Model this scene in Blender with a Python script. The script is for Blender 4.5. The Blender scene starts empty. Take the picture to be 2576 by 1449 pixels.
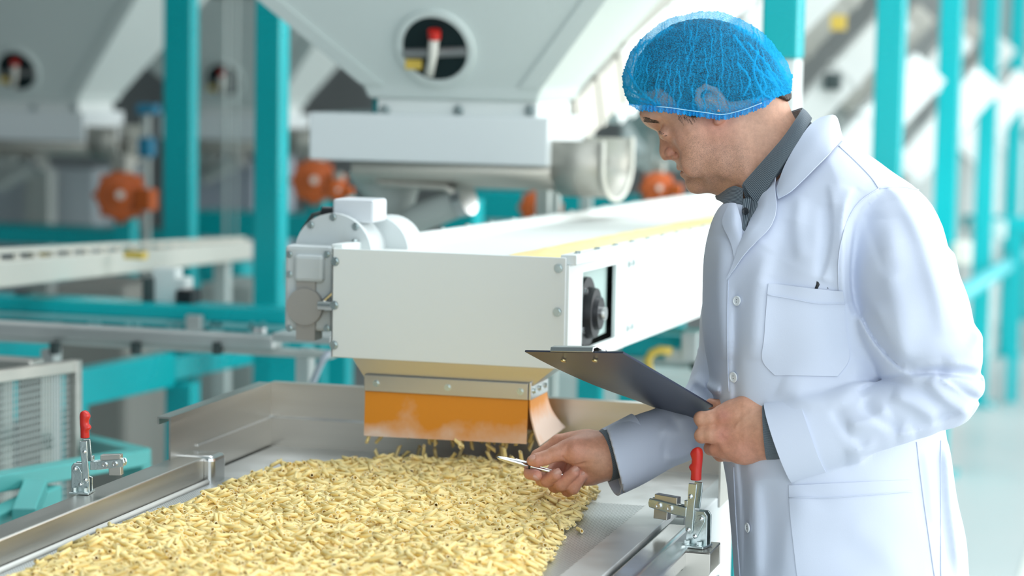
import bpy, bmesh, math, random
import numpy as np
from mathutils import Vector, Matrix

# ------------------------------------------------------------------ camera
FPX, CAM_H = 6000.0, 1.66
ROLL, YAW, PITCH = 0.018, math.radians(15.4), math.radians(5.56)
_f0 = np.array([-math.sin(YAW), math.cos(YAW), 0.0]); _r0 = np.array([math.cos(YAW), math.sin(YAW), 0.0]); _z = np.array([0, 0, 1.0])
CF = math.cos(PITCH) * _f0 - math.sin(PITCH) * _z
_up = math.sin(PITCH) * _f0 + math.cos(PITCH) * _z
CR = math.cos(ROLL) * _r0 + math.sin(ROLL) * _up
CU = math.cos(ROLL) * _up - math.sin(ROLL) * _r0
CC = np.array([0, 0, CAM_H])
scene = bpy.context.scene
COL = scene.collection
cam_d = bpy.data.cameras.new('camera'); cam = bpy.data.objects.new('camera', cam_d); COL.objects.link(cam)
cam_d.sensor_width = 36.0; cam_d.lens = 36.0 * FPX / 2576.0; cam_d.clip_end = 200
cam.matrix_world = Matrix(((CR[0], CU[0], -CF[0], CC[0]), (CR[1], CU[1], -CF[1], CC[1]), (CR[2], CU[2], -CF[2], CC[2]), (0, 0, 0, 1)))
cam_d.dof.use_dof = True; cam_d.dof.focus_distance = 3.36; cam_d.dof.aperture_fstop = 3.0
scene.camera = cam

# ------------------------------------------------------------------ light of the hall
world = bpy.data.worlds.new('overcast_sky'); scene.world = world; world.use_nodes = True
_bg = world.node_tree.nodes['Background']; _bg.inputs[0].default_value = (0.86, 0.95, 1.0, 1); _bg.inputs[1].default_value = 1.35
scene.view_settings.view_transform = 'Standard'; scene.view_settings.look = 'None'
scene.view_settings.gamma = 1.0; scene.view_settings.use_curve_mapping = False
scene.view_settings.exposure = 0.5
scene.cycles.max_bounces = 7; scene.cycles.diffuse_bounces = 4; scene.cycles.glossy_bounces = 3
scene.cycles.transparent_max_bounces = 10; scene.cycles.caustics_reflective = False; scene.cycles.caustics_refractive = False

def area_light(name, loc, target, sx, sy, power, col):
    d = bpy.data.lights.new(name, 'AREA'); d.shape = 'RECTANGLE'; d.size = sx; d.size_y = sy; d.energy = power; d.color = col
    o = bpy.data.objects.new(name, d); COL.objects.link(o); o.location = loc
    o.rotation_euler = (Vector(target) - Vector(loc)).to_track_quat('-Z', 'Y').to_euler(); return o
# daylight through the tall windows of the side wall and the skylights of the roof
area_light('side_window_light', (5.6, 8.0, 2.6), (-1.0, 7.5, 1.2), 14.0, 3.4, 460, (1.0, 0.985, 0.96))
area_light('skylight_light', (1.1, 7.0, 5.9), (0.9, 7.0, 0), 3.6, 14.0, 330, (0.93, 0.98, 1.0))

# ------------------------------------------------------------------ pixel <-> place
def ray(x, y): return CF + (x - 1288.0) / FPX * CR - (y - 724.5) / FPX * CU
def at(x, y, d): return CC + ray(x, y) * d
def onz(x, y, z): r = ray(x, y); return CC + r * ((z - CAM_H) / r[2])
def onx(x, y, X): r = ray(x, y); return CC + r * (X / r[0])
def ony(x, y, Y): r = ray(x, y); return CC + r * (Y / r[1])
def proj(p):
    d = np.asarray(p, float) - CC; k = d @ CF
    return np.array([1288 + FPX * (d @ CR) / k, 724.5 - FPX * (d @ CU) / k, k])

# ------------------------------------------------------------------ materials
MATS = {}
def mat(name, col, rough=0.5, metal=0.0, noise=0.0, nscale=8.0, bump=0.0, bscale=60.0, spec=0.5, stretch=None, emit=0.0, coat=0.0):
    if name in MATS: return MATS[name]
    m = bpy.data.materials.new(name); m.use_nodes = True; nt = m.node_tree; n = nt.nodes; b = n['Principled BSDF']
    b.inputs['Base Color'].default_value = (*col, 1); b.inputs['Roughness'].default_value = rough; b.inputs['Metallic'].default_value = metal
    b.inputs['Specular IOR Level'].default_value = spec
    if coat: b.inputs['Coat Weight'].default_value = coat; b.inputs['Coat Roughness'].default_value = 0.1
    if emit: b.inputs['Emission Color'].default_value = (*col, 1); b.inputs['Emission Strength'].default_value = emit
    if noise or bump or stretch:
        tc = n.new('ShaderNodeTexCoord'); mp = n.new('ShaderNodeMapping'); nt.links.new(tc.outputs['Object'], mp.inputs[0])
        if stretch: mp.inputs['Scale'].default_value = stretch
    if noise:
        t = n.new('ShaderNodeTexNoise'); t.inputs['Scale'].default_value = nscale; t.inputs['Detail'].default_value = 5; nt.links.new(mp.outputs[0], t.inputs['Vector'])
        r = n.new('ShaderNodeMix'); r.data_type = 'RGBA'; nt.links.new(t.outputs['Fac'], r.inputs['Factor'])
        r.inputs['A'].default_value = (*[max(0, c * (1 - noise)) for c in col], 1); r.inputs['B'].default_value = (*[min(1, c * (1 + noise)) for c in col], 1)
        nt.links.new(r.outputs['Result'], b.inputs['Base Color'])
        q = n.new('ShaderNodeMapRange'); q.inputs['To Min'].default_value = max(0.02, rough - 0.12); q.inputs['To Max'].default_value = min(1, rough + 0.12)
        nt.links.new(t.outputs['Fac'], q.inputs['Value']); nt.links.new(q.outputs[0], b.inputs['Roughness'])
    if bump:
        t2 = n.new('ShaderNodeTexNoise'); t2.inputs['Scale'].default_value = bscale; t2.inputs['Detail'].default_value = 4; nt.links.new(mp.outputs[0], t2.inputs['Vector'])
        bp = n.new('ShaderNodeBump'); bp.inputs['Strength'].default_value = bump; bp.inputs['Distance'].default_value = 0.002
        nt.links.new(t2.outputs['Fac'], bp.inputs['Height']); nt.links.new(bp.outputs[0], b.inputs['Normal'])
    MATS[name] = m; return m
M_TEAL = mat('teal_paint', (0.0, 0.47, 0.51), 0.28, noise=0.06, nscale=3)
M_WHITE = mat('white_enamel', (0.80, 0.845, 0.83), 0.45, noise=0.015, nscale=4)
M_CREAM = mat('cream_enamel', (0.74, 0.73, 0.66), 0.5, noise=0.03, nscale=4)
M_GREY = mat('grey_enamel', (0.50, 0.545, 0.52), 0.5, noise=0.03, nscale=3)
M_GREYW = mat('pale_grey_enamel', (0.64, 0.71, 0.69), 0.5, noise=0.03, nscale=3)
M_STEEL = mat('brushed_steel', (0.62, 0.60, 0.56), 0.33, 1.0, noise=0.10, nscale=14, stretch=(1, 0.12, 4))
M_STEELX = mat('brushed_steel_cross', (0.62, 0.59, 0.54), 0.36, 1.0, noise=0.10, nscale=14, stretch=(0.12, 1, 4))
M_POLISH = mat('polished_steel', (0.74, 0.75, 0.75), 0.22, 1.0, noise=0.06, nscale=30)
M_SATIN = mat('satin_steel', (0.74, 0.75, 0.74), 0.42, 0.9, noise=0.06, nscale=20)
M_ZINC = mat('zinc_plate', (0.62, 0.70, 0.70), 0.30, 1.0, noise=0.12, nscale=40, bump=0.1, bscale=300)
M_ALU = mat('aluminium', (0.72, 0.73, 0.72), 0.42, 0.9, noise=0.04, nscale=10)
M_TROUGH = mat('dull_steel_trough', (0.52, 0.51, 0.46), 0.45, 0.6, noise=0.06, nscale=5)
M_RED = mat('red_grip_plastic', (0.60, 0.022, 0.015), 0.32, noise=0.15, nscale=20)
M_ORANGE = mat('orange_paint', (0.62, 0.12, 0.015), 0.4, noise=0.12, nscale=10)
M_YELLOW = mat('yellow_plastic', (0.80, 0.56, 0.10), 0.4)
M_BLACK = mat('black_rubber', (0.012, 0.014, 0.017), 0.4)
M_DARK = mat('dark_cavity_paint', (0.05, 0.07, 0.07), 0.6)
M_BLUE = mat('blue_plastic', (0.02, 0.25, 0.42), 0.4)
M_CHUTE = mat('orange_rubber_chute', (0.64, 0.22, 0.025), 0.42, noise=0.08, nscale=12)

# ------------------------------------------------------------------ mesh helpers
class MB:
    def __init__(s): s.v = []; s.f = []
    def add(s, vs, fs):
        k = len(s.v); s.v += [tuple(map(float, p)) for p in vs]; s.f += [tuple(i + k for i in q) for q in fs]; return s
    def box(s, lo, hi):
        (a, b, c), (d, e, g) = [min(p, q) for p, q in zip(lo, hi)], [max(p, q) for p, q in zip(lo, hi)]
        return s.add([(a, b, c), (d, b, c), (d, e, c), (a, e, c), (a, b, g), (d, b, g), (d, e, g), (a, e, g)],
                     [(0, 3, 2, 1), (4, 5, 6, 7), (0, 1, 5, 4), (1, 2, 6, 5), (2, 3, 7, 6), (3, 0, 4, 7)])
    def hexa(s, p):   # 8 corners: bottom 4 (ccw from above), top 4
        return s.add(p, [(0, 3, 2, 1), (4, 5, 6, 7), (0, 1, 5, 4), (1, 2, 6, 5), (2, 3, 7, 6), (3, 0, 4, 7)])
    def prism(s, pts, vec):   # planar polygon extruded by vec
        n = len(pts); v = [np.asarray(p, float) for p in pts]; w = [p + np.asarray(vec, float) for p in v]
        nrm = sum((np.cross(v[i] - v[0], v[(i + 1) % n] - v[0]) for i in range(1, n)), np.zeros(3))
        fl = nrm @ np.asarray(vec, float) < 0
        fs = [tuple(range(n))[::-1], tuple(range(n, 2 * n))] + [(i, (i + 1) % n, n + (i + 1) % n, n + i) for i in range(n)]
        if fl: fs = [q[::-1] for q in fs]
        return s.add(v + w, fs)
    def tube(s, pts, rad, n=12, cap=True):
        P = [Vector(tuple(map(float, p))) for p in pts]; m = len(P)
        rad = [float(q) for q in (rad if hasattr(rad, '__len__') else [rad] * m)]
        up = None; vs = []; fs = []; d0 = next((q - P[0] for q in P[1:] if (q - P[0]).length > 1e-7), Vector((0, 0, 1))).normalized()
        straight = all((q - P[0]).cross(d0).length < 1e-6 for q in P)   # lathed along one axis: steps may go back
        for i in range(m):
            t = d0 if straight else (P[min(i + 1, m - 1)] - P[max(i - 1, 0)]).normalized()
            if up is None: up = Vector((0, 0, 1)) if abs(t.z) < 0.9 else Vector((1, 0, 0))
            a = t.cross(up).normalized(); up = a.cross(t).normalized()
            vs += [P[i] + rad[i] * (math.cos(2 * math.pi * k / n) * a + math.sin(2 * math.pi * k / n) * up) for k in range(n)]
        for i in range(m - 1):
            for k in range(n):
                a, b = i * n + k, i * n + (k + 1) % n; fs.append((a, a + n, b + n, b)[::-1])
        if cap: fs.append(tuple(range(n))[::-1][::-1]); fs.append(tuple(range((m - 1) * n, m * n))[::-1])
        return s.add(vs, fs)
    def cyl(s, a, b, r, n=20, r2=None): return s.tube([a, b], [r, r if r2 is None else r2], n)
    def sheet(s, G, th):   # grid of points G[i][j], thickened along -normal
        G = np.asarray(G, float); a, b = G.shape[:2]
        du = np.gradient(G, axis=0); dv = np.gradient(G, axis=1); N = np.cross(du, dv); N /= np.linalg.norm(N, axis=2, keepdims=True) + 1e-12
        B = G - N * th; vs = list(G.reshape(-1, 3)) + list(B.reshape(-1, 3)); o = a * b; fs = []
        for i in range(a - 1):
            for j in range(b - 1):
                p, q, r, t = i * b + j, (i + 1) * b + j, (i + 1) * b + j + 1, i * b + j + 1
                fs += [(p, q, r, t), (o + t, o + r, o + q, o + p)]
        ring = [i * b for i in range(a)] + [(a - 1) * b + j for j in range(1, b)] + [i * b + b - 1 for i in range(a - 2, -1, -1)] + [j for j in range(b - 2, 0, -1)]
        for i in range(len(ring)):
            p, q = ring[i], ring[(i + 1) % len(ring)]; fs.append((q, p, o + p, o + q))
        return s.add(vs, fs)

ORG = {}
def tag(o, label=None, cat=None, group=None, kind=None):
    for k, v in (('label', label), ('category', cat), ('group', group), ('kind', kind)):
        if v: o[k] = v
    return o
def thing(name, label, cat, loc=(0, 0, 0), group=None):
    o = bpy.data.objects.new(name, None); COL.objects.link(o); o.location = loc; o.empty_display_size = 0.1
    ORG[o.name] = np.array(loc, float); return tag(o, label, cat, group)
def mesh_obj(name, v, f, m, parent=None, smooth=False, bevel=0.0, seg=2, label=None):
    me = bpy.data.meshes.new(name); v = np.asarray(v, float)
    org = ORG.get(parent.name, np.zeros(3)) if parent is not None else np.zeros(3)
    me.from_pydata((v - org).tolist(), [], f if isinstance(f, list) else f.tolist()); me.update()
    if smooth: me.shade_smooth()
    o = bpy.data.objects.new(name, me); COL.objects.link(o); o.parent = parent; ORG[o.name] = org
    if m is not None: me.materials.append(m)
    if bevel:
        b = o.modifiers.new('bevel', 'BEVEL'); b.width = bevel; b.segments = seg; b.limit_method = 'ANGLE'; b.angle_limit = 0.6
    if label: o['label'] = label
    return o
def obj(name, mb, m, parent=None, smooth=False, bevel=0.0, seg=2, label=None, auto=None):
    o = mesh_obj(name, mb.v, mb.f, m, parent, smooth, bevel, seg, label)
    if auto:
        bm = bmesh.new(); bm.from_mesh(o.data); bmesh.ops.recalc_face_normals(bm, faces=bm.faces)
        for e in bm.edges: e.smooth = len(e.link_faces) < 2 or e.calc_face_angle(0) < auto
        for q in bm.faces: q.smooth = True
        bm.to_mesh(o.data); bm.free()
    else:
        bm = bmesh.new(); bm.from_mesh(o.data); bmesh.ops.recalc_face_normals(bm, faces=bm.faces); bm.to_mesh(o.data); bm.free()
    return o
def struct(name, mb, m, **k): return tag(obj(name, mb, m, **k), kind='structure')
def copy_tree(o, parent=None, name=None):
    c = o.copy(); COL.objects.link(c); c.parent = parent; ORG[c.name] = ORG.get(o.name, np.zeros(3))
    for ch in list(o.children): copy_tree(ch, c)
    return c
def bolt(parent, p, n, r, name='bolt', m=None, h=None):   # hexagon head with washer
    p = np.asarray(p, float); n = np.asarray(n, float); n /= np.linalg.norm(n); h = h or r * 0.8
    b = MB(); b.tube([p - n * 0.002, p + n * r * 0.25], r * 1.35, 14); b.tube([p, p + n * h], r, 6)
    return obj(name, b, m or M_ZINC, parent)
# ------------------------------------------------------------------ soft volumes (camera-aligned metric frame: x right, y up, w depth from D0)
D0 = 3.43
def C3(px, py, w=0.0): d = D0 + w; return np.array([(px - 1288.0) / FPX * d, -(py - 724.5) / FPX * d, w])
def RP(r, w=0.0): return r / FPX * (D0 + w)
def to_world(p): p = np.asarray(p, float); return CC + p[..., 0:1] * CR + p[..., 1:2] * CU + (D0 + p[..., 2:3]) * CF
def to_cam(p): d = np.asarray(p, float) - CC; return np.stack([d @ CR, d @ CU, d @ CF - D0], -1)

def poly_sd(X, Y, P):   # signed distance to polygon (negative inside)
    P = np.asarray(P, float)[:, :2]; d = np.full(X.shape, 1e9); ins = np.zeros(X.shape, bool); n = len(P)
    for i in range(n):
        a, b = P[i], P[(i + 1) % n]; e = b - a; qx, qy = X - a[0], Y - a[1]
        t = np.clip((qx * e[0] + qy * e[1]) / (e @ e + 1e-12), 0, 1)
        d = np.minimum(d, (qx - t * e[0]) ** 2 + (qy - t * e[1]) ** 2)
        c = (a[1] > Y) != (b[1] > Y)
        ins ^= c & (X < (b[0] - a[0]) * (Y - a[1]) / (b[1] - a[1] + 1e-12) + a[0])
    return np.where(ins, -1, 1) * np.sqrt(d)
def line_sd(X, Y, P):   # distance, signed side and parameter along a polyline
    P = np.asarray(P, float)[:, :2]; best = np.full(X.shape, 1e9); sg = np.zeros(X.shape); tt = np.zeros(X.shape); m = len(P) - 1
    for i in range(m):
        a, b = P[i], P[i + 1]; e = b - a; qx, qy = X - a[0], Y - a[1]
        t = np.clip((qx * e[0] + qy * e[1]) / (e @ e + 1e-12), 0, 1)
        d = (qx - t * e[0]) ** 2 + (qy - t * e[1]) ** 2; k = d < best
        best = np.where(k, d, best); sg = np.where(k, np.sign(e[0] * qy - e[1] * qx), sg); tt = np.where(k, (i + t) / m, tt)
    return np.sqrt(best), sg, tt
def smooth_poly(P, n=4, closed=True):   # Catmull-Rom
    P = np.asarray(P, float); m = len(P); out = []
    for i in range(m if closed else m - 1):
        p = [P[(i + k) % m] if closed else P[min(max(i + k, 0), m - 1)] for k in (-1, 0, 1, 2)]
        for t in np.arange(n) / n:
            out.append(0.5 * (2 * p[1] + (p[2] - p[0]) * t + (2 * p[0] - 5 * p[1] + 4 * p[2] - p[3]) * t * t + (3 * p[1] - p[0] - 3 * p[2] + p[3]) * t ** 3))
    if not closed: out.append(P[-1])
    return np.array(out)
def idw(X, Y, ctrl, p=2.5):   # smooth map through control points (x, y, value...)
    ctrl = np.asarray(ctrl, float); ws = 0; acc = 0
    for c in ctrl:
        w = 1.0 / (((X - c[0]) ** 2 + (Y - c[1]) ** 2) ** (p / 2) + 1e-6); ws = ws + w; acc = acc + w[..., None] * c[2:]
    return acc / ws[..., None]
def smin(a, b, k):
    if k <= 0: return np.minimum(a, b)
    h = np.clip(k - np.abs(a - b), 0, None) / k; return np.minimum(a, b) - h * h * k * 0.25

class Vol:
    def __init__(s, lo, hi, h):
        s.h = h; s.lo = np.array(lo, float); n = np.ceil((np.array(hi) - s.lo) / h).astype(int) + 1
        s.ax = [s.lo[i] + h * np.arange(n[i]) for i in range(3)]; s.F = np.full(n, 0.08, np.float32)
    def sub(s, lo, hi):
        return tuple(slice(max(0, int((lo[i] - s.lo[i]) / s.h)), max(0, min(len(s.ax[i]), int((hi[i] - s.lo[i]) / s.h) + 2))) for i in range(3))
    def grid(s, sl): return np.meshgrid(*[s.ax[i][sl[i]].astype(np.float32) for i in range(3)], indexing='ij', sparse=True)
    def put(s, sl, d, k, op='u'):
        F = s.F[sl]; d = d.astype(np.float32)
        s.F[sl] = smin(F, d, k) if op == 'u' else -smin(-F, d, k)
    def cone(s, a, b, ra, rb, k=0.0, op='u', flat=1.0):   # tapered capsule
        a, b = np.asarray(a, float), np.asarray(b, float); R = max(ra, rb) + k + 0.012
        sl = s.sub(np.minimum(a, b) - R * max(1, 1 / flat), np.maximum(a, b) + R * max(1, 1 / flat))
        x, y, w = s.grid(sl); e = b - a
        t = np.clip(((x - a[0]) * e[0] + (y - a[1]) * e[1] + (w - a[2]) * e[2]) / (e @ e + 1e-12), 0, 1)
        d = np.sqrt((x - a[0] - t * e[0]) ** 2 + (y - a[1] - t * e[1]) ** 2 + ((w - a[2] - t * e[2]) * flat) ** 2) - (ra + t * (rb - ra))
        s.put(sl, d, k, op)
    def sleeve_end(s, a, b, ra, rb, cp, cn, ia, ib, ira, irb, k):   # tapered tube with an open end cut by a plane
        R = max(ra, rb) + k + 0.02; a, b, ia, ib = [np.asarray(q, float) for q in (a, b, ia, ib)]; cn = np.asarray(cn, float) / np.linalg.norm(cn)
        sl = s.sub(np.minimum(a, b) - R, np.maximum(a, b) + R); x, y, w = s.grid(sl)
        def cd(a, b, ra, rb):
            e = b - a; t = np.clip(((x - a[0]) * e[0] + (y - a[1]) * e[1] + (w - a[2]) * e[2]) / (e @ e), 0, 1)
            return np.sqrt((x - a[0] - t * e[0]) ** 2 + (y - a[1] - t * e[1]) ** 2 + (w - a[2] - t * e[2]) ** 2) - (ra + t * (rb - ra))
        d = np.maximum(cd(a, b, ra, rb), (x - cp[0]) * cn[0] + (y - cp[1]) * cn[1] + (w - cp[2]) * cn[2])
        s.put(sl, np.maximum(d, -cd(ia, ib, ira, irb)), k)
    def chain(s, pts, k=0.0, kj=None, flat=1.0):   # pts: (px, py, w, r_px)
        Q = [(C3(*p[:3]), RP(p[3], p[2])) for p in pts]
        for (a, ra), (b, rb) in zip(Q[:-1], Q[1:]): s.cone(a, b, ra, rb, k, flat=flat)
    def ell(s, c, r, k=0.0, op='u', ang=0.0, M=None):   # ellipsoid, rotated by ang in the picture plane
        c, r = np.asarray(c, float), np.asarray(r, float); R = r.max() + k + 0.012; sl = s.sub(c - R, c + R); x, y, w = s.grid(sl)
        x, y, w = x - c[0], y - c[1], w - c[2]
        if M is not None: X, Y, W = [M[i][0] * x + M[i][1] * y + M[i][2] * w for i in range(3)]
        else: X, Y, W = x * math.cos(ang) + y * math.sin(ang), -x * math.sin(ang) + y * math.cos(ang), w
        q = np.sqrt((X / r[0]) ** 2 + (Y / r[1]) ** 2 + (W / r[2]) ** 2)
        g = np.sqrt((X / r[0] ** 2) ** 2 + (Y / r[1] ** 2) ** 2 + (W / r[2] ** 2) ** 2) + 1e-9
        s.put(sl, q * (q - 1) / g, k, op)
    def half(s, p, n, sl=None, k=0.0):   # keep the side n points away from
        sl = sl or (slice(None),) * 3; x, y, w = s.grid(sl); n = np.asarray(n, float) / np.linalg.norm(n)
        s.F[sl] = -smin(-s.F[sl], -((x - p[0]) * n[0] + (y - p[1]) * n[1] + (w - p[2]) * n[2]).astype(np.float32), k)
    def front(s):   # first surface seen along +w for every column
        F = s.F; neg = F < 0; k = neg.argmax(2); hit = neg.any(2); k = np.clip(k, 1, None)
        I, J = np.meshgrid(np.arange(F.shape[0]), np.arange(F.shape[1]), indexing='ij'); f0, f1 = F[I, J, k - 1], F[I, J, k]
        z = s.ax[2][k - 1] + s.h * f0 / (f0 - f1 + 1e-9); return np.where(hit, z, np.nan)
    def nets(s, smooth=1):
        F = s.F; S = F < 0; n = np.array(F.shape)
        c = sum(S[i:n[0] - 1 + i, j:n[1] - 1 + j, k:n[2] - 1 + k].astype(np.int8) for i in (0, 1) for j in (0, 1) for k in (0, 1))
        act = (c > 0) & (c < 8); ijk = np.argwhere(act); idx = np.full(act.shape, -1, np.int64); idx[tuple(ijk.T)] = np.arange(len(ijk))
        acc = np.zeros((len(ijk), 3)); cnt = np.zeros(len(ijk))
        off = [(i, j, k) for i in (0, 1) for j in (0, 1) for k in (0, 1)]
        val = {o: F[ijk[:, 0] + o[0], ijk[:, 1] + o[1], ijk[:, 2] + o[2]] for o in off}
        for o in off:
            for a in range(3):
                if o[a] == 0:
                    q = list(o); q[a] = 1; q = tuple(q); f0, f1 = val[o], val[q]; m = (f0 < 0) != (f1 < 0)
                    t = np.where(m, f0 / (f0 - f1 + 1e-20), 0); p = np.array(o, float)[None].repeat(len(ijk), 0); p[:, a] += t
                    acc += p * m[:, None]; cnt += m
        V = (ijk + acc / cnt[:, None]) * s.h + s.lo; Q = []
        for a in range(3):
            b, c2 = (a + 1) % 3, (a + 2) % 3
            A = [slice(None)] * 3; B = [slice(None)] * 3; A[a] = slice(0, n[a] - 1); B[a] = slice(1, n[a])
            d = S[tuple(A)] != S[tuple(B)]
            e = np.argwhere(d); e = e[(e[:, b] > 0) & (e[:, c2] > 0) & (e[:, b] < n[b] - 1) & (e[:, c2] < n[c2] - 1)]
            def cell(db, dc):
                g = e.copy(); g[:, b] += db; g[:, c2] += dc; return idx[tuple(g.T)]
            q = np.stack([cell(-1, -1), cell(0, -1), cell(0, 0), cell(-1, 0)], 1)
            inn = S[tuple(e.T)]; q = np.where(inn[:, None], q, q[:, ::-1]); Q.append(q)
        Q = np.concatenate(Q); Q = Q[(Q >= 0).all(1)]
        for _ in range(smooth): V = lap(V, Q, 0.5)
        return V, Q
def lap(V, Q, f):
    e = np.concatenate([Q[:, [0, 1]], Q[:, [1, 2]], Q[:, [2, 3]], Q[:, [3, 0]]]); n = len(V)
    S = np.zeros_like(V)
    c = np.bincount(e[:, 0], minlength=n) + 1e-9
    for a in range(3): S[:, a] = np.bincount(e[:, 0], V[e[:, 1], a], n)
    return V + f * (S / c[:, None] - V)
def normals(V, Q):
    N = np.zeros_like(V); fn = np.cross(V[Q[:, 2]] - V[Q[:, 0]], V[Q[:, 3]] - V[Q[:, 1]])
    for j in range(4):
        for a in range(3): N[:, a] += np.bincount(Q[:, j], fn[:, a], len(V))
    return N / (np.linalg.norm(N, axis=1, keepdims=True) + 1e-12)
def keep_faces(V, Q, m):
    Q = Q[m]; u, inv = np.unique(Q, return_inverse=True); return V[u], inv.reshape(Q.shape), u
def quad_mesh(name, V, Q, m, parent, label=None, col=None):   # V in the camera frame
    W = to_world(V); org = ORG.get(parent.name, np.zeros(3)) if parent is not None else np.zeros(3)
    me = bpy.data.meshes.new(name); me.vertices.add(len(W)); me.vertices.foreach_set('co', (W - org).astype(np.float32).ravel())
    nq = len(Q); me.loops.add(nq * 4); me.loops.foreach_set('vertex_index', Q.astype(np.int32).ravel()[::1])
    me.polygons.add(nq); me.polygons.foreach_set('loop_start', np.arange(0, nq * 4, 4, dtype=np.int32))
    me.update(calc_edges=True); me.validate(); me.shade_smooth()
    if col is not None:
        ca = me.color_attributes.new('tone', 'FLOAT_COLOR', 'POINT'); c4 = np.ones((len(W), 4), np.float32); c4[:, :col.shape[1]] = col; ca.data.foreach_set('color', c4.ravel())
    o = bpy.data.objects.new(name, me); COL.objects.link(o); o.parent = parent; ORG[o.name] = org; me.materials.append(m)
    if label: o['label'] = label
    return o
def inflate(V, poly_px, ctrl, w0=0.0, tilt=0.0, x0=0.0, k=0.0, cosy=1.0):
    """fill a traced outline with rounded depth; ctrl rows: px, py, half depth (m), rounding radius (m)"""
    P = np.array([C3(p[0], p[1], w0)[:2] for p in poly_px]); lo, hi = P.min(0) - 0.02, P.max(0) + 0.02
    sl = V.sub([lo[0], lo[1], -9], [hi[0], hi[1], 9])
    X, Y = np.meshgrid(V.ax[0][sl[0]], V.ax[1][sl[1]], indexing='ij')
    d = poly_sd(X, Y, P); cc = np.array([[*C3(c[0], c[1], w0)[:2], c[2], c[3]] for c in ctrl]); m = idw(X, Y, cc)
    Wm, Rr = m[..., 0][..., None], m[..., 1][..., None]
    w = V.ax[2][sl[2]][None, None, :]; wc = (w0 + tilt * (X - x0))[..., None]
    V.put(sl, rounded(d[..., None], np.abs(w - wc), Wm, Rr, 2.0), k)
def rounded(d, al, Wm, Rr, p):   # superelliptic edge: d planar signed distance, al distance from the mid surface
    q = np.maximum(1 + d / Rr, 1e-4); r = al / Wm + 1e-4; n = (q ** p + r ** p) ** (1 / p)
    g = np.sqrt((q ** (p - 1) / Rr) ** 2 + (r ** (p - 1) / Wm) ** 2) / n ** (p - 1)
    return ((n - 1) / g).astype(np.float32)
# ------------------------------------------------------------------ the hall
M_FLOOR = mat('pale_resin_floor', (0.48, 0.515, 0.51), 0.35, noise=0.05, nscale=1.2)
M_WALL = mat('grey_panel_wall', (0.20, 0.235, 0.24), 0.6, noise=0.04, nscale=1.0)
M_WALLP = mat('pale_panel_wall', (0.55, 0.60, 0.60), 0.6, noise=0.04, nscale=1.0)
b = MB(); b.box((-9, -1.5, -.2), (6, 22, 0)); struct('floor', b, M_FLOOR)
b = MB(); b.box((-9, 21.8, 0), (6, 22, 6.2)); struct('wall_back', b, M_WALLP)
b = MB(); b.box((-9.2, -1.5, 0), (-9, 22, 6.2)); struct('wall_left', b, M_WALL)
b = MB(); b.box((-9, -1.7, 0), (-1.5, -1.5, 6.2)); struct('wall_light_block', b, M_WALL)  # unseen part wall, added to keep light from behind off the left side
# side wall with tall windows
b = MB(); b.box((6, -1.5, 0), (6.2, 22, .9)); b.box((6, -1.5, 4.4), (6.2, 22, 6.2))
for y in np.arange(-1.5, 22.1, 2.35): b.box((6, y - .12, .9), (6.2, y + .12, 4.4))
struct('wall_right', b, M_WALLP)
for k, y in enumerate(np.arange(-1.38, 21, 2.35)):
    b = MB()
    for z in (.9, 2.6, 4.34): b.box((6.06, y, z), (6.12, y + 2.11, z + .06))
    for yy in (0, 1.03, 2.05): b.box((6.06, y + yy, .9), (6.12, y + yy + .06, 4.4))
    struct('window_%d' % (k + 1), b, M_WHITE)
b = MB()
for x0, x1 in ((-9, -1.0), (3.2, 6)): b.box((x0, -1.5, 6.1), (x1, 22, 6.25))
for y in (-1.5, 4.0, 9.5, 15, 20.5): b.box((-1.0, y, 6.1), (3.2, y + 1.5, 6.25))
struct('ceiling', b, M_WALLP)
b = MB(); b.box((-9, 5.6, 2.45), (-1.75, 22, 2.6)); struct('ceiling_light_block', b, M_WALL)  # unseen slab, put in to shade the left machines from the skylight
# marked lane on the floor beside the machines
p0, p1 = onz(2560, 960, 0.0), onz(2450, 1449, 0.0)
b = MB(); b.box((-.42, 2, .001), (-.12, 20, .004)); struct('trim_1', b, mat('white_lane_paint', (.78, .77, .70), .4))
b = MB(); b.box((-.12, 2, .001), (.10, 20, .003)); struct('trim_2', b, mat('olive_lane_edge', (.33, .33, .25), .5))
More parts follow.
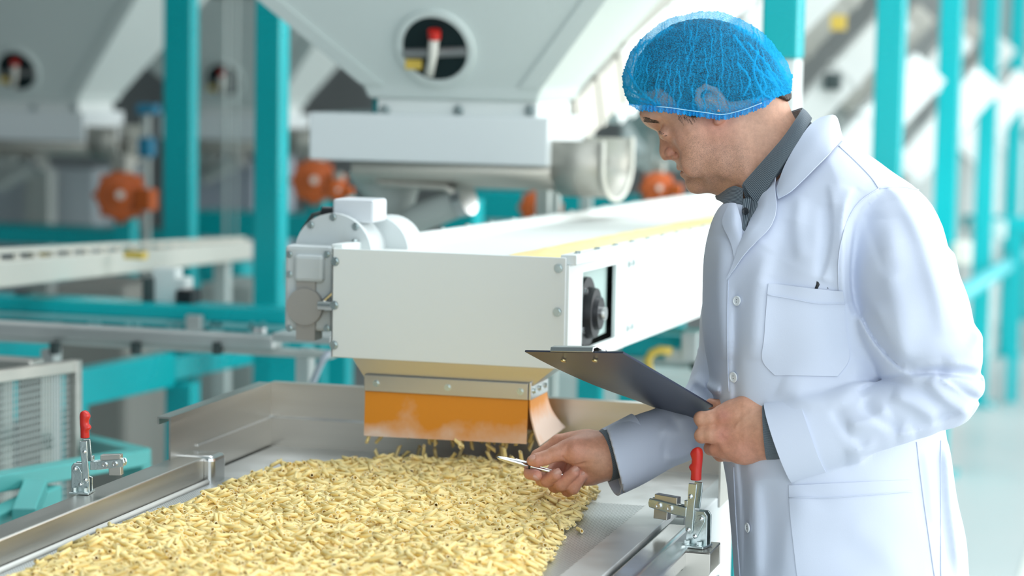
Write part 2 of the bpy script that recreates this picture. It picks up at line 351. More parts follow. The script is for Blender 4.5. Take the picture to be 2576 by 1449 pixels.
# ------------------------------------------------------------------ vibrating sieve table
XL, XR, YB = -1.404, -0.674, 3.728
def perforated():
    m = bpy.data.materials.new('perforated_steel'); m.use_nodes = True; nt = m.node_tree; n = nt.nodes; L = nt.links; b = n['Principled BSDF']
    tc = n.new('ShaderNodeTexCoord'); mp = n.new('ShaderNodeMapping'); mp.inputs['Rotation'].default_value = (0, 0, math.radians(12)); L.new(tc.outputs['Object'], mp.inputs[0]); sx = n.new('ShaderNodeSeparateXYZ'); L.new(mp.outputs[0], sx.inputs[0])
    def wave(o, f):
        a = n.new('ShaderNodeMath'); a.operation = 'MULTIPLY'; a.inputs[1].default_value = f; L.new(o, a.inputs[0]); s = n.new('ShaderNodeMath'); s.operation = 'SINE'; L.new(a.outputs[0], s.inputs[0]); return s.outputs[0]
    u, v = wave(sx.outputs[0], 2 * math.pi / .0048), wave(sx.outputs[1], 2 * math.pi / .0048)
    a = n.new('ShaderNodeMath'); a.operation = 'ADD'; L.new(u, a.inputs[0]); L.new(v, a.inputs[1])
    r = n.new('ShaderNodeMapRange'); r.inputs['From Min'].default_value = .7; r.inputs['From Max'].default_value = 1.2; L.new(a.outputs[0], r.inputs['Value'])
    mx = n.new('ShaderNodeMix'); mx.data_type = 'RGBA'; mx.inputs['A'].default_value = (.66, .69, .69, 1); mx.inputs['B'].default_value = (.10, .12, .12, 1); L.new(r.outputs[0], mx.inputs['Factor']); L.new(mx.outputs['Result'], b.inputs['Base Color'])
    b.inputs['Metallic'].default_value = .85; b.inputs['Roughness'].default_value = .38
    bp = n.new('ShaderNodeBump'); bp.invert = True; bp.inputs['Strength'].default_value = .6; bp.inputs['Distance'].default_value = .001; L.new(r.outputs[0], bp.inputs['Height']); L.new(bp.outputs[0], b.inputs['Normal']); return m
table = thing('sieve_table', 'stainless steel vibrating sieve table covered with short pasta tubes', 'machine', (-1.04, 3.1, 0))
b = MB(); b.box((XL - .02, 2.2, .990), (-.728, 3.415, 1.0)); obj('sieve_plate', b, perforated(), table)
b = MB(); b.box((XL - .035, 3.418, .985), (-.665, YB, .9985)); obj('feed_plate', b, M_SATIN, table)
b = MB(); b.box((-.728, 2.2, .992), (-.6765, 3.416, 1.003)); obj('edge_strip', b, M_SATIN, table, bevel=.001)
b = MB(); b.prism([(-.670, 2.2, .962), (-.670, 2.2, 1.0), (-.640, 2.2, 1.0), (-.622, 2.2, .984), (-.622, 2.2, .962)], (0, 1.095, 0)); obj('clamp_rail', b, M_POLISH, table, bevel=.004, seg=3)
b = MB(); b.box((-.672, 3.415, .93), (-.640, YB + .02, 1.0)); obj('edge_rail', b, M_WHITE, table, bevel=.002)
# rail on the far side: hollow bar, its end piece and the white bead at its foot
b = MB(); b.box((XL - .048, 2.2, .985), (XL - .003, 3.352, 1.040)); obj('side_rail', b, M_STEEL, table, bevel=.0025, seg=3)
b = MB(); b.box((XL - .050, 3.352, .985), (XL + .012, 3.405, 1.042)); obj('rail_end', b, M_POLISH, table, bevel=.008, seg=3)
b = MB(); b.tube([(XL + .002, 2.2, 1.002), (XL + .002, 3.41, 1.002)], .0045, 8); obj('sealing_bead', b, mat('white_silicone', (.82, .82, .78), .4), table, smooth=True)
# folded walls of the feed tray
b = MB(); b.prism([(XL - .040, 3.31, .985), (XL - .040, 3.31, 1.106), (XL - .062, 3.31, 1.106), (XL - .062, 3.31, 1.094), (XL - .059, 3.31, 1.094), (XL - .059, 3.31, 1.103), (XL - .043, 3.31, 1.103), (XL - .043, 3.31, .985)], (0, YB - 3.31, 0)); obj('tray_wall', b, M_STEEL, table)
b = MB(); b.box((XL - .0395, 3.41, 1.046), (XL - .0375, YB - .002, 1.050)); obj('weld_seam', b, M_POLISH, table)
b = MB(); b.prism([(XL - .042, YB, .985), (XL - .042, YB, 1.106), (XL - .042, YB + .022, 1.106), (XL - .042, YB + .022, 1.10), (XL - .042, YB + .003, 1.10), (XL - .042, YB + .003, .985)], (.81, 0, 0)); obj('tray_wall', b, M_STEELX, table)
b = MB(); b.box((XL - .04, YB - .002, 1.046), (-.64, YB, 1.051)); obj('weld_seam', b, M_POLISH, table)
b = MB(); b.box((-.640, 3.52, .985), (-.637, YB, 1.085)); obj('tray_wall', b, M_STEEL, table)
b = MB(); b.box((-1.40, 2.25, .02), (-.655, 3.74, .93)); cab = obj('cabinet', b, M_WHITE, table, bevel=.01)
b = MB(); b.box((-.656, 2.95, .30), (-.652, 3.36, .945)); b.box((-.656, 3.44, .35), (-.6525, 3.62, .86)); obj('cabinet_door', b, mat('smoked_window', (.16, .21, .22), .25), table, bevel=.01, seg=3)
for y in (3.395, ): bolt(cab, (-.655, y, .90), (1, 0, 0), .006)
for x in (-1.36, -.70):
    for y in (2.35, 3.6): b = MB(); b.cyl((x, y, 0), (x, y, .03), .04, 16); obj('foot', b, M_BLACK, table)

# toggle clamps ------------------------------------------------------
def toggle_clamp(loc, ang, flip, label, k=0.000139):
    t = thing('toggle_clamp', label, 'clamp', loc, 'red handled toggle clamps on the table edges')
    a = np.array([math.cos(ang), math.sin(ang), 0.0]); nn = np.array([-a[1], a[0], 0.0]); nn = nn if nn @ CF < 0 else -nn; o = np.array(loc, float); up = np.array([0, 0, 1.0]); s = -1 if flip else 1
    def q(x, y, d=0.0): return o + a * s * (x - 790) * k + up * (1110 - y) * k + nn * d     # traced plate coordinates, d towards the viewer
    def plate(name, pts, d0, d1, m=M_ZINC, bev=.0008, par=None): b = MB(); b.prism([q(x, y, d0) for x, y in pts], nn * (d1 - d0)); return obj(name, b, m, par or t, bevel=bev)
    plate('base_flange', [(655, 1085), (900, 1085), (900, 1110), (655, 1110)], -.014, .018)
    for d in (-.009, .004): plate('side_plate', [(672, 1090), (672, 930), (760, 900), (765, 745), (868, 745), (900, 785), (902, 1090)], d, d + .0025)
    lv = plate('lever', [(690, 665), (698, 470), (790, 470), (784, 560), (770, 665), (757, 870), (755, 950), (735, 980), (700, 985), (675, 955), (672, 860)], .007, .010)
    plate('lever', [(690, 640), (705, 470), (795, 470), (790, 560), (778, 660), (770, 740), (690, 740)], -.010, -.0075)
    plate('link', [(762, 860), (800, 790), (842, 775), (880, 800), (878, 850), (800, 1010), (765, 1010), (755, 950)], .0068, .0082)
    arm = plate('arm', [(252, 672), (660, 722), (672, 722), (672, 826), (560, 818), (250, 768), (240, 720)], .003, .0062, bev=.0015); plate('arm', [(252, 672), (672, 722), (672, 826), (250, 768), (240, 720)], -.0075, -.0045, bev=.0015)
    plate('stop_tab', [(637, 655), (672, 655), (672, 725), (637, 722)], -.004, .004)
    blk = plate('pad_block', [(300, 628), (552, 642), (552, 720), (448, 806), (444, 884), (292, 880), (296, 800), (300, 700)], -.010, .0025, M_STEEL)
    for x, y, r in ((360, 738, 30), (485, 752, 30)):
        b = MB(); p = q(x, y, .0062); r = r * k; b.tube([p, p + nn * .0006], r * 1.25, 16); b.tube([p, p + nn * .0034, p + nn * .0034, p + nn * .0018], [r, r, r * .55, r * .5], 14); obj('socket_screw', b, M_POLISH, t, auto=.6)
    for x, y, d in ((845, 815, .0085), (712, 940, .010), (780, 1000, .0085), (726, 600, .010)):
        b = MB(); p = q(x, y, d); r = 24 * k; b.tube([p - nn * .002, p + nn * .0008, p + nn * .0020, p + nn * .0026], [r, r, r * .7, r * .2], 14); obj('rivet', b, M_POLISH, t, smooth=True)
    for x in (708, 842): bolt(t, q(x, 1085, .0125), (0, 0, 1), 28 * k, 'hex_bolt', M_ZINC, .006)
    # moulded grip with finger bumps
    prof = [(150, 0), (128, 26), (118, 40), (116, 60)]
    G = []; rows = [(440, 697, 795), (430, 695, 797), (380, 698, 797), (352, 697, 798), (335, 680, 799), (315, 670, 801), (295, 680, 803), (275, 700, 804), (235, 703, 806), (205, 690, 808), (180, 681, 809), (155, 690, 806), (132, 708, 797), (118, 728, 780), (112, 745, 764)]
    for y, x0, x1 in rows:
        c, hw = (x0 + x1) / 2, (x1 - x0) / 2; th = .0075 * min(1, .35 + (y - 105) / 45)
        G.append([q(c + hw * math.copysign(abs(math.cos(f)) ** .8, math.cos(f)), y) + nn * th * math.copysign(abs(math.sin(f)) ** .8, math.sin(f)) for f in np.linspace(0, 2 * math.pi, 21)[:-1]])
    b = MB(); n_ = 20; vs = [p for r in G for p in r]; fs = [(i * n_ + j, i * n_ + (j + 1) % n_, (i + 1) * n_ + (j + 1) % n_, (i + 1) * n_ + j) for i in range(len(G) - 1) for j in range(n_)] + [tuple(range(n_)), tuple(range((len(G) - 1) * n_, len(G) * n_))]
    b.add(vs, fs); obj('grip', b, M_RED, t, smooth=True, label='red dipped plastic grip'); return t
toggle_clamp((-.612, 3.222, .9855), math.radians(-14), False, 'red handled toggle clamp on the steel bracket next to the white coat')
toggle_clamp((-1.452, 3.020, 1.0405), math.radians(8), True, 'red handled toggle clamp on the rail next to the mesh guard', .000116)
# bracket carrying the clamp beside the coat
br = thing('clamp_bracket', 'tapered stainless box bracket under the toggle clamp beside the coat', 'bracket', (-.615, 3.22, .88))
b = MB(); y0, y1 = 3.185, 3.262
for y in (y0, y1 - .003): b.prism([(-.672, y, .985), (-.588, y, .985), (-.588, y, .955), (-.632, y, .905), (-.640, y, .850), (-.672, y, .850)], (0, .003, 0))
b.box((-.672, y0, .982), (-.588, y1, .985)); b.prism([(-.672, y0, .960), (-.622, y0, .960), (-.630, y0, .955), (-.672, y0, .955)], (0, y1 - y0, 0)); obj('box_section', b, M_STEELX, br, bevel=.001)

# ------------------------------------------------------------------ pasta
M_PASTA = bpy.data.materials.new('durum_pasta'); M_PASTA.use_nodes = True
_n = M_PASTA.node_tree.nodes; _L = M_PASTA.node_tree.links; _b = _n['Principled BSDF']; _oi = _n.new('ShaderNodeAttribute'); _oi.attribute_name = 'tone'
_tc = _n.new('ShaderNodeTexCoord'); _t = _n.new('ShaderNodeTexNoise'); _t.inputs['Scale'].default_value = 45; _L.new(_tc.outputs['Object'], _t.inputs['Vector'])
_mx = _n.new('ShaderNodeMix'); _mx.data_type = 'RGBA'; _mx.inputs['A'].default_value = (.97, .70, .25, 1); _mx.inputs['B'].default_value = (1.0, .84, .42, 1)
_L.new(_t.outputs['Fac'], _mx.inputs['Factor']); _L.new(_mx.outputs['Result'], _b.inputs['Base Color']); _b.inputs['Roughness'].default_value = .45
_b.inputs['Subsurface Weight'].default_value = .12; _b.inputs['Subsurface Radius'].default_value = (.010, .007, .0025); _b.inputs['Subsurface Scale'].default_value = .5
def penne_mesh(L, R, n=10, slant=0.75):
    v = []; f = []
    for r in (R, R * .76):
        for e in (-1, 1):
            for k in range(n):
                a = 2 * math.pi * k / n; v.append((e * L / 2 + slant * r * math.cos(a), r * math.sin(a), r * math.cos(a)))
    for k in range(n):
        q = (k + 1) % n; f += [(k, n + k, n + q, q), (2 * n + q, 3 * n + q, 3 * n + k, 2 * n + k), (k, q, 2 * n + q, 2 * n + k), (n + q, n + k, 3 * n + k, 3 * n + q)]
    return np.array(v), f
rng = np.random.RandomState(7); PL, PR = .0190, .0029
edge_px = [(-60, 1500), (60, 1444), (180, 1386), (300, 1332), (410, 1290), (560, 1232), (640, 1205), (740, 1190), (830, 1180), (920, 1170), (1060, 1168), (1200, 1170), (1330, 1182), (1430, 1205), (1500, 1228), (1505, 1240), (1482, 1260), (1468, 1295), (1432, 1320), (1418, 1345), (1392, 1378), (1384, 1410), (1360, 1446), (1310, 1530), (1200, 1600), (-60, 1600)]
EP = np.array([onz(x, y, 1.006)[:2] for x, y in edge_px]); lo, hi = EP.min(0), EP.max(0); cs = .003; nx, ny = [int((hi[i] - lo[i]) / cs) + 2 for i in (0, 1)]
HX, HYY = np.meshgrid(lo[0] + cs * np.arange(nx), lo[1] + cs * np.arange(ny), indexing='ij'); SD = poly_sd(HX, HYY, EP)
tgt = np.clip(-SD / .05, 0, 1) ** .7 * (.013 + .007 * np.sin(HX * 14 + 1) * np.cos(HYY * 11) + .003 * np.exp(-((HX + 1.13) ** 2 + (HYY - 3.45) ** 2) / .02)) + .002
hm = np.zeros((nx, ny)); items = []
cand = np.argwhere(SD < -.004); vis = HYY[cand[:, 0], cand[:, 1]] > 2.52; cand = cand[vis]
for rep in range(60000):
    i, j = cand[rng.randint(len(cand))]
    if hm[i, j] > tgt[i, j] or len(items) > 13000: continue
    ang = rng.normal(math.radians(8), .75); c, s = math.cos(ang), math.sin(ang); ts = (-.8, -.4, 0, .4, .8); hs = []
    for t in ts:
        a, d = int(round(i + t * PL / 2 * c / cs)), int(round(j + t * PL / 2 * s / cs)); hs.append((hm[a, d], a, d) if 0 <= a < nx and 0 <= d < ny else (0, -1, -1))
    h = np.array([q[0] for q in hs]); top = .55 * h.max() + .45 * h.mean(); tilt = np.clip((h[3:].mean() - h[:2].mean()) / PL * 1.1, -.5, .5); z = top + PR * .7
    for t, (_, a, d) in zip(ts, hs):
        if a >= 0:
            hh = z + t * PL / 2 * tilt + PR * .75
            for da in (-1, 0, 1):
                for dd in (-1, 0, 1):
                    if 0 <= a + da < nx and 0 <= d + dd < ny: hm[a + da, d + dd] = max(hm[a + da, d + dd], hh - (.0006 if da or dd else 0))
    items.append((HX[i, j] + rng.uniform(-.5, .5) * cs, HYY[i, j] + rng.uniform(-.5, .5) * cs, 1.0015 + z, ang, tilt, rng.uniform(0, 6.28), rng.uniform(.85, 1.15)))
items.append((*onz(1458, 1334, 1.004)[:2], 1.0045, math.radians(125), 0, .5, .9))
pv, pf = penne_mesh(PL, PR)
def penne_matrix(x, y, z, ang, tilt, spin, sc): return Matrix.Translation((x, y, z)) @ Matrix.Rotation(ang, 4, 'Z') @ Matrix.Rotation(-math.atan(tilt), 4, 'Y') @ Matrix.Rotation(spin, 4, 'X') @ Matrix.Diagonal((sc, 1, 1, 1))
# which tubes lie on top and nearest: those become single objects
score = []
for k, it in enumerate(items):
    p = proj(it[:3]); i, j = int((it[0] - lo[0]) / cs), int((it[1] - lo[1]) / cs); cover = hm[min(max(i, 0), nx - 1), min(max(j, 0), ny - 1)] + 1.0015 - it[2]
    inf = 10 < p[0] < 2560 and p[1] < 1446; score.append((p[2] + (0 if inf else 9) + (0 if cover < .0045 else 5), k))
single = set(k for _, k in sorted(score)[:258]); single.add(len(items) - 1)
pme = bpy.data.meshes.new('pasta_tube'); pme.from_pydata(pv.tolist(), [], pf); pme.shade_smooth(); pme.materials.append(M_PASTA)
M_RIM = mat('starchy_cut_end', (.97, .87, .60), .5); pme.materials.append(M_RIM); pme.polygons.foreach_set('material_index', [0, 0, 1, 1] * 10)
bm = bmesh.new(); bm.from_mesh(pme)
for e in bm.edges: e.smooth = e.calc_face_angle(0) < .9
bm.to_mesh(pme); bm.free()
def pasta_tube(Mx, label, group):
    o = bpy.data.objects.new('pasta_tube', pme); COL.objects.link(o); o.matrix_world = Mx; return tag(o, label, 'pasta', group)
for k in sorted(single)[:-1]: pasta_tube(penne_matrix(*items[k]), 'short slant-cut pasta tube on top of the pile', 'pasta tubes on the pile')
pasta_tube(penne_matrix(*items[-1]), 'lone pasta tube lying apart on the bare perforated plate', None)
rest = [k for k in range(len(items)) if k not in single]; Vs = []
for k in rest: Mx = np.array(penne_matrix(*items[k])); Vs.append(pv @ Mx[:3, :3].T + Mx[:3, 3])
nf = np.array(pf); Fs = np.concatenate([nf + i * len(pv) for i in range(len(rest))]); Vs = np.concatenate(Vs)
# bed of pasta filling the depth of the heap
bi, bj = np.where(SD[::4, ::4] < -.012); gi = -np.ones(SD[::4, ::4].shape, int); gi[bi, bj] = np.arange(len(bi)); hb = hm[::4, ::4]
bvs = np.stack([HX[::4, ::4][bi, bj], HYY[::4, ::4][bi, bj], 1.001 + np.clip(hb[bi, bj] - .0042, 0.0005, 1)], 1)
q4 = np.stack([gi[:-1, :-1], gi[1:, :-1], gi[1:, 1:], gi[:-1, 1:]], -1).reshape(-1, 4); q4 = q4[(q4 >= 0).all(1)]
Fs = np.concatenate([Fs, q4 + len(Vs)]); Vs = np.concatenate([Vs, bvs])
me = bpy.data.meshes.new('pasta_heap'); me.vertices.add(len(Vs)); me.vertices.foreach_set('co', Vs.astype(np.float32).ravel()); me.loops.add(len(Fs) * 4); me.loops.foreach_set('vertex_index', Fs.astype(np.int32).ravel()); me.polygons.add(len(Fs)); me.polygons.foreach_set('loop_start', np.arange(0, len(Fs) * 4, 4, dtype=np.int32)); me.update(calc_edges=True); me.materials.append(M_PASTA); me.materials.append(M_RIM); me.polygons.foreach_set('material_index', ([0, 0, 1, 1] * 10) * len(rest) + [0] * len(q4)); me.validate()
heap = bpy.data.objects.new('pasta_heap', me); COL.objects.link(heap); tag(heap, 'heap of pale yellow short pasta tubes spread over the sieve table', 'pasta', kind='stuff')
print('PENNE', len(items))
# ------------------------------------------------------------------ conveyor that feeds the table
YF = 3.55; YE = 7.2
def cz(y): return -0.0245 * (y - YF)          # the conveyor runs slightly downhill away from its head
c1, c2 = ony(835, 628, YF), ony(1424, 645, YF); zb = (ony(830, 906, YF)[2] + ony(1418, 922, YF)[2]) / 2; x0, x1, zt = c1[0], c2[0], (c1[2] + c2[2]) / 2
conv = thing('pasta_conveyor', 'white enclosed belt conveyor with a boxed head above the sieve table', 'conveyor', ((x0 + x1) / 2, 5.3, 0))
def beam(b, xa, xb, za, zb_, ya, yb):
    b.hexa([(xa, ya, za + cz(ya)), (xb, ya, za + cz(ya)), (xb, yb, za + cz(yb)), (xa, yb, za + cz(yb)), (xa, ya, zb_ + cz(ya)), (xb, ya, zb_ + cz(ya)), (xb, yb, zb_ + cz(yb)), (xa, yb, zb_ + cz(yb))]); return b
b = MB(); b.box((x0, YF, zb), (x1, YF + .004, zt)); b.box((x0, YF, zb), (x0 + .004, YF + .06, zt)); fp = obj('head_panel', b, M_WHITE, conv, bevel=.0015)
b = MB(); b.box((x0 + .002, YF + .004, zb), (x1 - .002, YF + .10, zb + .004)); obj('head_floor', b, M_WHITE, conv)
for q in ((843, 658), (841, 768), (840, 868), (1405, 675), (1402, 785)): bolt(fp, ony(*q, YF) * [1, 1, 1], (0, -1, 0), .0052)
# side walls with the bearing opening
ow0, ow1, oz0, oz1 = onx(1459, 760, x1)[1], onx(1543, 760, x1)[1], zb + .022, zt - .028
b = MB(); w0, w1 = x1 - .002, x1 + .004
for seg in ((YF + .004, ow0, zb, zt - .012), (ow0, ow1, zb, oz0), (ow0, ow1, oz1, zt - .012), (ow1, YF + .40, zb, zt - .012)): beam(b, w0, w1, seg[2], seg[3], seg[0], seg[1])
side1 = obj('side_wall', b, M_WHITE, conv)
y = YF + .402; k = 0
while y < YE:
    b = MB(); beam(b, w0, w1, zb, zt - .012, y, min(y + .9, YE)); sw = obj('side_wall', b, M_WHITE, conv, bevel=.001)
    for dz in (.03, .14):
        for dy in (.02, .055): bolt(sw, (w1, y + dy, zb + dz + cz(y)), (1, 0, 0), .005)
    y += .902
b = MB(); beam(b, x0, x0 + .005, zb, zt - .012, YF + .06, YE); obj('side_wall', b, M_WHITE, conv)
b = MB(); beam(b, x1 - .012, x1 + .014, zt - .012, zt + .004, YF + .012, YE); rail = obj('top_rail', b, M_WHITE, conv, bevel=.002)
for yy in np.arange(YF + .06, YF + 3.2, .13): bolt(rail, (x1 + .004, yy, zt + .004 + cz(yy)), (0, 0, 1), .005)
b = MB(); beam(b, x0 - .006, x0 + .014, zt - .012, zt + .006, YF + .012, YE); rail2 = obj('top_rail', b, M_WHITE, conv, bevel=.002)
for yy in np.arange(YF + .1, YF + 3.2, .16): bolt(rail2, (x0 + .004, yy, zt + .006 + cz(yy)), (0, 0, 1), .005)
b = MB(); beam(b, x0 + .012, x1 - .012, zt - .020, zt - .010, YF + .004, YE); obj('belt', b, mat('white_belt', (.80, .82, .79), .5), conv)
b = MB(); beam(b, x0 + .004, x1 - .002, zb, zb + .004, YF + .1, YE); obj('underside', b, M_WHITE, conv)
# bearing in the opening: flange, black hub, bolts
by, bz = ow0 + .072, (oz0 + oz1) / 2 - .012
b = MB(); b.box((x1 - .016, ow0, oz0), (x1 - .012, ow1, oz1)); obj('bearing_plate', b, mat('pale_green_plate', (.42, .56, .53), .5), conv)
b = MB(); b.tube([(x1 - .014, by, bz), (x1 - .004, by, bz), (x1 - .003, by, bz), (x1 + .010, by, bz), (x1 + .011, by, bz), (x1 + .018, by, bz)], [.058, .058, .042, .040, .028, .026], 28); hub = obj('bearing', b, M_BLACK, conv, auto=.6)
for a in (35, 125, 215, 305): bolt(hub, (x1 - .004, by + .043 * math.cos(math.radians(a)), bz + .043 * math.sin(math.radians(a))), (1, 0, 0), .006, m=M_POLISH)
b = MB(); b.cyl((x1 + .012, by, bz), (x1 + .026, by, bz), .011, 16); obj('shaft_end', b, M_POLISH, hub, auto=.6)
# legs far back that carry it
for yy in (5.2, 7.0):
    for xx in (x0 + .03, x1 - .03): b = MB(); b.box((xx - .025, yy - .025, 0), (xx + .025, yy + .025, zb + cz(yy))); obj('leg', b, M_TEAL, conv)
# layer of pasta riding on the belt
pts = [(x0 + .10 + (x1 - .13 - x0 - .10) * 1.0, 0)]
b = MB(); ys = np.linspace(YF + .02, YE, 60); r2 = np.random.RandomState(3); xs = np.linspace(x1 - .13, x1 - .014, 12)
G = np.array([[(xx, yy, zt - .009 + cz(yy) + .012 * math.sin(math.pi * (i + .35) / 12.5) * min(1, (yy - YF) * 6) + r2.uniform(-.002, .002)) for i, xx in enumerate(xs)] for yy in ys]); b.sheet(G[:, ::-1], .004)
tag(obj('pasta_layer', b, M_PASTA, None, smooth=True), 'band of yellow pasta carried along on the white conveyor belt', 'pasta', kind='stuff')

# discharge chute: steel funnel, clamping bar and orange rubber skirt
ch = thing('discharge_chute', 'steel funnel with an orange rubber skirt hanging from the conveyor head', 'chute', (float((x0 + x1) / 2), YF + .08, 1.06))
f0, f1 = ony(884, 911, YF)[0], ony(1392, 928, YF)[0]; g0, g1 = ony(916, 962, YF)[0], ony(1326, 975, YF)[0]; zf = zb; zg = 1.143; zr = 1.055; yb = YF + .105; yb0 = YF + .135
b = MB(); O = [(f0, YF + .004, zf), (f1, YF + .004, zf), (f1, yb0, zf), (f0, yb0, zf)]; I = [(g0, YF + .010, zg), (g1, YF + .010, zg), (g1, yb, zg), (g0, yb, zg)]
b.add(O + I, [(0, 1, 5, 4), (1, 2, 6, 5), (2, 3, 7, 6), (3, 0, 4, 7)]); fun = obj('funnel', b, M_STEELX, ch); so = fun.modifiers.new('thickness', 'SOLIDIFY'); so.thickness = .002
def skirt(name, G): b = MB(); b.sheet(np.array(G), .0022); return obj(name, b, M_SKIRT, ch, auto=.8)
def skirt_material():
    m = bpy.data.materials.new('dusty_orange_rubber'); m.use_nodes = True; nt = m.node_tree; n = nt.nodes; L = nt.links; b = n['Principled BSDF']; b.inputs['Roughness'].default_value = .45
    tc = n.new('ShaderNodeTexCoord'); t = n.new('ShaderNodeTexNoise'); t.inputs['Scale'].default_value = 22; t.inputs['Detail'].default_value = 6; L.new(tc.outputs['Object'], t.inputs['Vector']); at_ = n.new('ShaderNodeAttribute'); at_.attribute_name = 'tone'; s = n.new('ShaderNodeSeparateColor'); L.new(at_.outputs['Color'], s.inputs[0])
    a = n.new('ShaderNodeMath'); a.operation = 'MULTIPLY_ADD'; L.new(t.outputs['Fac'], a.inputs[0]); a.inputs[1].default_value = 1.3; L.new(s.outputs[0], a.inputs[2]); r = n.new('ShaderNodeMapRange'); r.inputs['From Min'].default_value = .85; r.inputs['From Max'].default_value = 1.6; L.new(a.outputs[0], r.inputs['Value'])
    mx = n.new('ShaderNodeMix'); mx.data_type = 'RGBA'; mx.inputs['A'].default_value = (.78, .28, .015, 1); mx.inputs['B'].default_value = (.86, .66, .54, 1); L.new(r.outputs[0], mx.inputs['Factor']); L.new(mx.outputs['Result'], b.inputs['Base Color']); return m
M_SKIRT = skirt_material()
def dust(o, f):
    ca = o.data.color_attributes.new('tone', 'FLOAT_COLOR', 'POINT')
    for i, v in enumerate(o.data.vertices): c = f(np.array(v.co) + ORG[o.name]); ca.data[i].color = (c, c, c, 1)
U = np.linspace(0, 1, 24); Vv = np.linspace(0, 1, 14)
front = skirt('rubber_skirt', [[(g0 + (g1 - g0) * u, YF + .008 - .004 * v, zg - .012 - (zg - .012 - zr) * v + .003 * u) for u in U[::-1]] for v in Vv]); dust(front, lambda p: float(np.clip((1.100 - p[2]) / .05, 0, 1) * .75 + .45 * math.exp(-((p[0] - g0) / .05) ** 2) * np.clip((1.085 - p[2]) / .03, 0, 1)))
fl = lambda v: .055 * v * v
side = skirt('rubber_skirt', [[(g1 + .001 + .018 * v * v, YF + .008 + (yb - YF + fl(v)) * u, zg - .012 - (zg - .012 - zr) * v + .006 * u * v) for u in U[::-1]] for v in Vv]); dust(side, lambda p: float(np.clip((1.125 - p[2]) / .05, 0, 1) * .9 + .1))
sl_ = skirt('rubber_skirt', [[(g0 + .001, YF + .008 + (yb - YF + fl(v)) * u, zg - .012 - (zg - .012 - zr) * v) for u in U] for v in Vv]); dust(sl_, lambda p: .4)
bk = skirt('rubber_skirt', [[(g0 + (g1 - g0) * u, yb + fl(v), zg - .012 - (zg - .012 - zr) * v) for u in U] for v in Vv]); dust(bk, lambda p: .3)
b = MB(); b.box((g0 - .001, YF + .002, zg - .016), (g1 + .001, YF + .007, zg + .010)); bar = obj('clamping_bar', b, M_STEELX, ch, bevel=.001)
for q in (945, 1125, 1308): p = ony(q, 978 + (q - 945) * .03, YF); bolt(bar, (p[0], YF + .002, zg - .003), (0, -1, 0), .0042)
b = MB(); b.box((g1 + .002, YF + .002, zg - .016), (g1 + .006, yb + .004, zg + .012)); bar2 = obj('clamping_bar', b, M_POLISH, ch, bevel=.001)
for dy in (.02, .055, .09): bolt(bar2, (g1 + .006, YF + dy, zg - .003), (1, 0, 0), .0042)

# falling pasta
rf = np.random.RandomState(21)
for k in range(46):
    x = rf.uniform(g0 + .005, g1 + .03); yy = rf.uniform(YF + .0, YF + .09); z = rf.uniform(1.018, zr + .006)
    pasta_tube(Matrix.Translation((x, yy, z)) @ Matrix.Rotation(rf.normal(0, 1.0), 4, 'Z') @ Matrix.Rotation(rf.choice([-1, 1]) * rf.uniform(.5, 1.5), 4, 'Y') @ Matrix.Rotation(rf.uniform(0, 6), 4, 'X'), 'pasta tube falling from the orange skirt on to the pile', 'pasta tubes falling from the chute')

# gear motor at the conveyor head -------------------------------------
gm = thing('gear_motor', 'pale grey gear motor bolted beside the white conveyor head', 'motor', (-1.42, YF + .12, 1.19)); M_MOTOR = mat('pale_motor_casting', (.60, .645, .65), .45, noise=.05, nscale=20, bump=.1, bscale=80)
def pz(x, y, Y=YF + .06): return ony(x, y, Y)
YG = YF + .06
def pbox(name, xa, ya, xb, yb_, d, m, par, Y=YG, bev=.002):
    p, q = ony(xa, ya, Y), ony(xb, yb_, Y); b = MB(); b.box((p[0], Y, min(p[2], q[2])), (q[0], Y + d, max(p[2], q[2]))); return obj(name, b, m, par, bevel=bev)
gp = pbox('gearbox', 716, 616, 832, 836, .08, M_MOTOR, gm, bev=.006)
pbox('gearbox_cover', 738, 640, 812, 712, .09, M_MOTOR, gm, Y=YG - .010, bev=.006)
p = pz(772, 770); b = MB(); b.tube([(p[0], YG - .012, p[2]), (p[0], YG + .09, p[2])], .030, 24); b.box((p[0] - .016, YG - .006, p[2] - .055), (p[0] + .016, YG + .03, p[2] + .04)); obj('cooling_fins', b, mat('fin_steel', (.45, .43, .40), .5, .5), gm, auto=.6)
for q in ((728, 640), (822, 640), (728, 690), (728, 826), (822, 826)): bolt(gp, ony(*q, YG), (0, -1, 0), .0042)
c = ony(868, 632, YG + .10); cy = YG + .04
b = MB(); b.tube([(c[0], cy, c[2]), (c[0], cy + .012, c[2]), (c[0], cy + .016, c[2]), (c[0], cy + .11, c[2])], [.066, .066, .056, .055], 36); mh = obj('motor_housing', b, M_MOTOR, gm, auto=.6)
b = MB(); b.tube([(c[0] + .035, cy + .11, c[2] - .002), (c[0] + .035, cy + .20, c[2] - .002)], [.058, .056], 36); obj('fan_cowl', b, M_MOTOR, gm, auto=.6)
for a in (50, 90, 130): bolt(mh, (c[0] + .060 * math.cos(math.radians(a)), cy, c[2] + .060 * math.sin(math.radians(a))), (0, -1, 0), .0045)
tb = pbox('terminal_box', 836, 500, 940, 562, .07, mat('terminal_box_grey', (.66, .69, .72), .4), gm, Y=cy + .03, bev=.005)
b = MB(); p = ony(838, 535, cy + .05); b.tube([p, p + np.array([-.018, 0, 0])], .010, 14); obj('cable_gland', b, M_BLACK, tb, auto=.6)
b = MB(); b.tube([p + np.array([-.016, 0, 0]), p + np.array([-.035, 0, -.005]), p + np.array([-.055, .01, -.03]), p + np.array([-.062, .02, -.07])], .004, 10); obj('cable', b, M_DARK, tb, smooth=True)
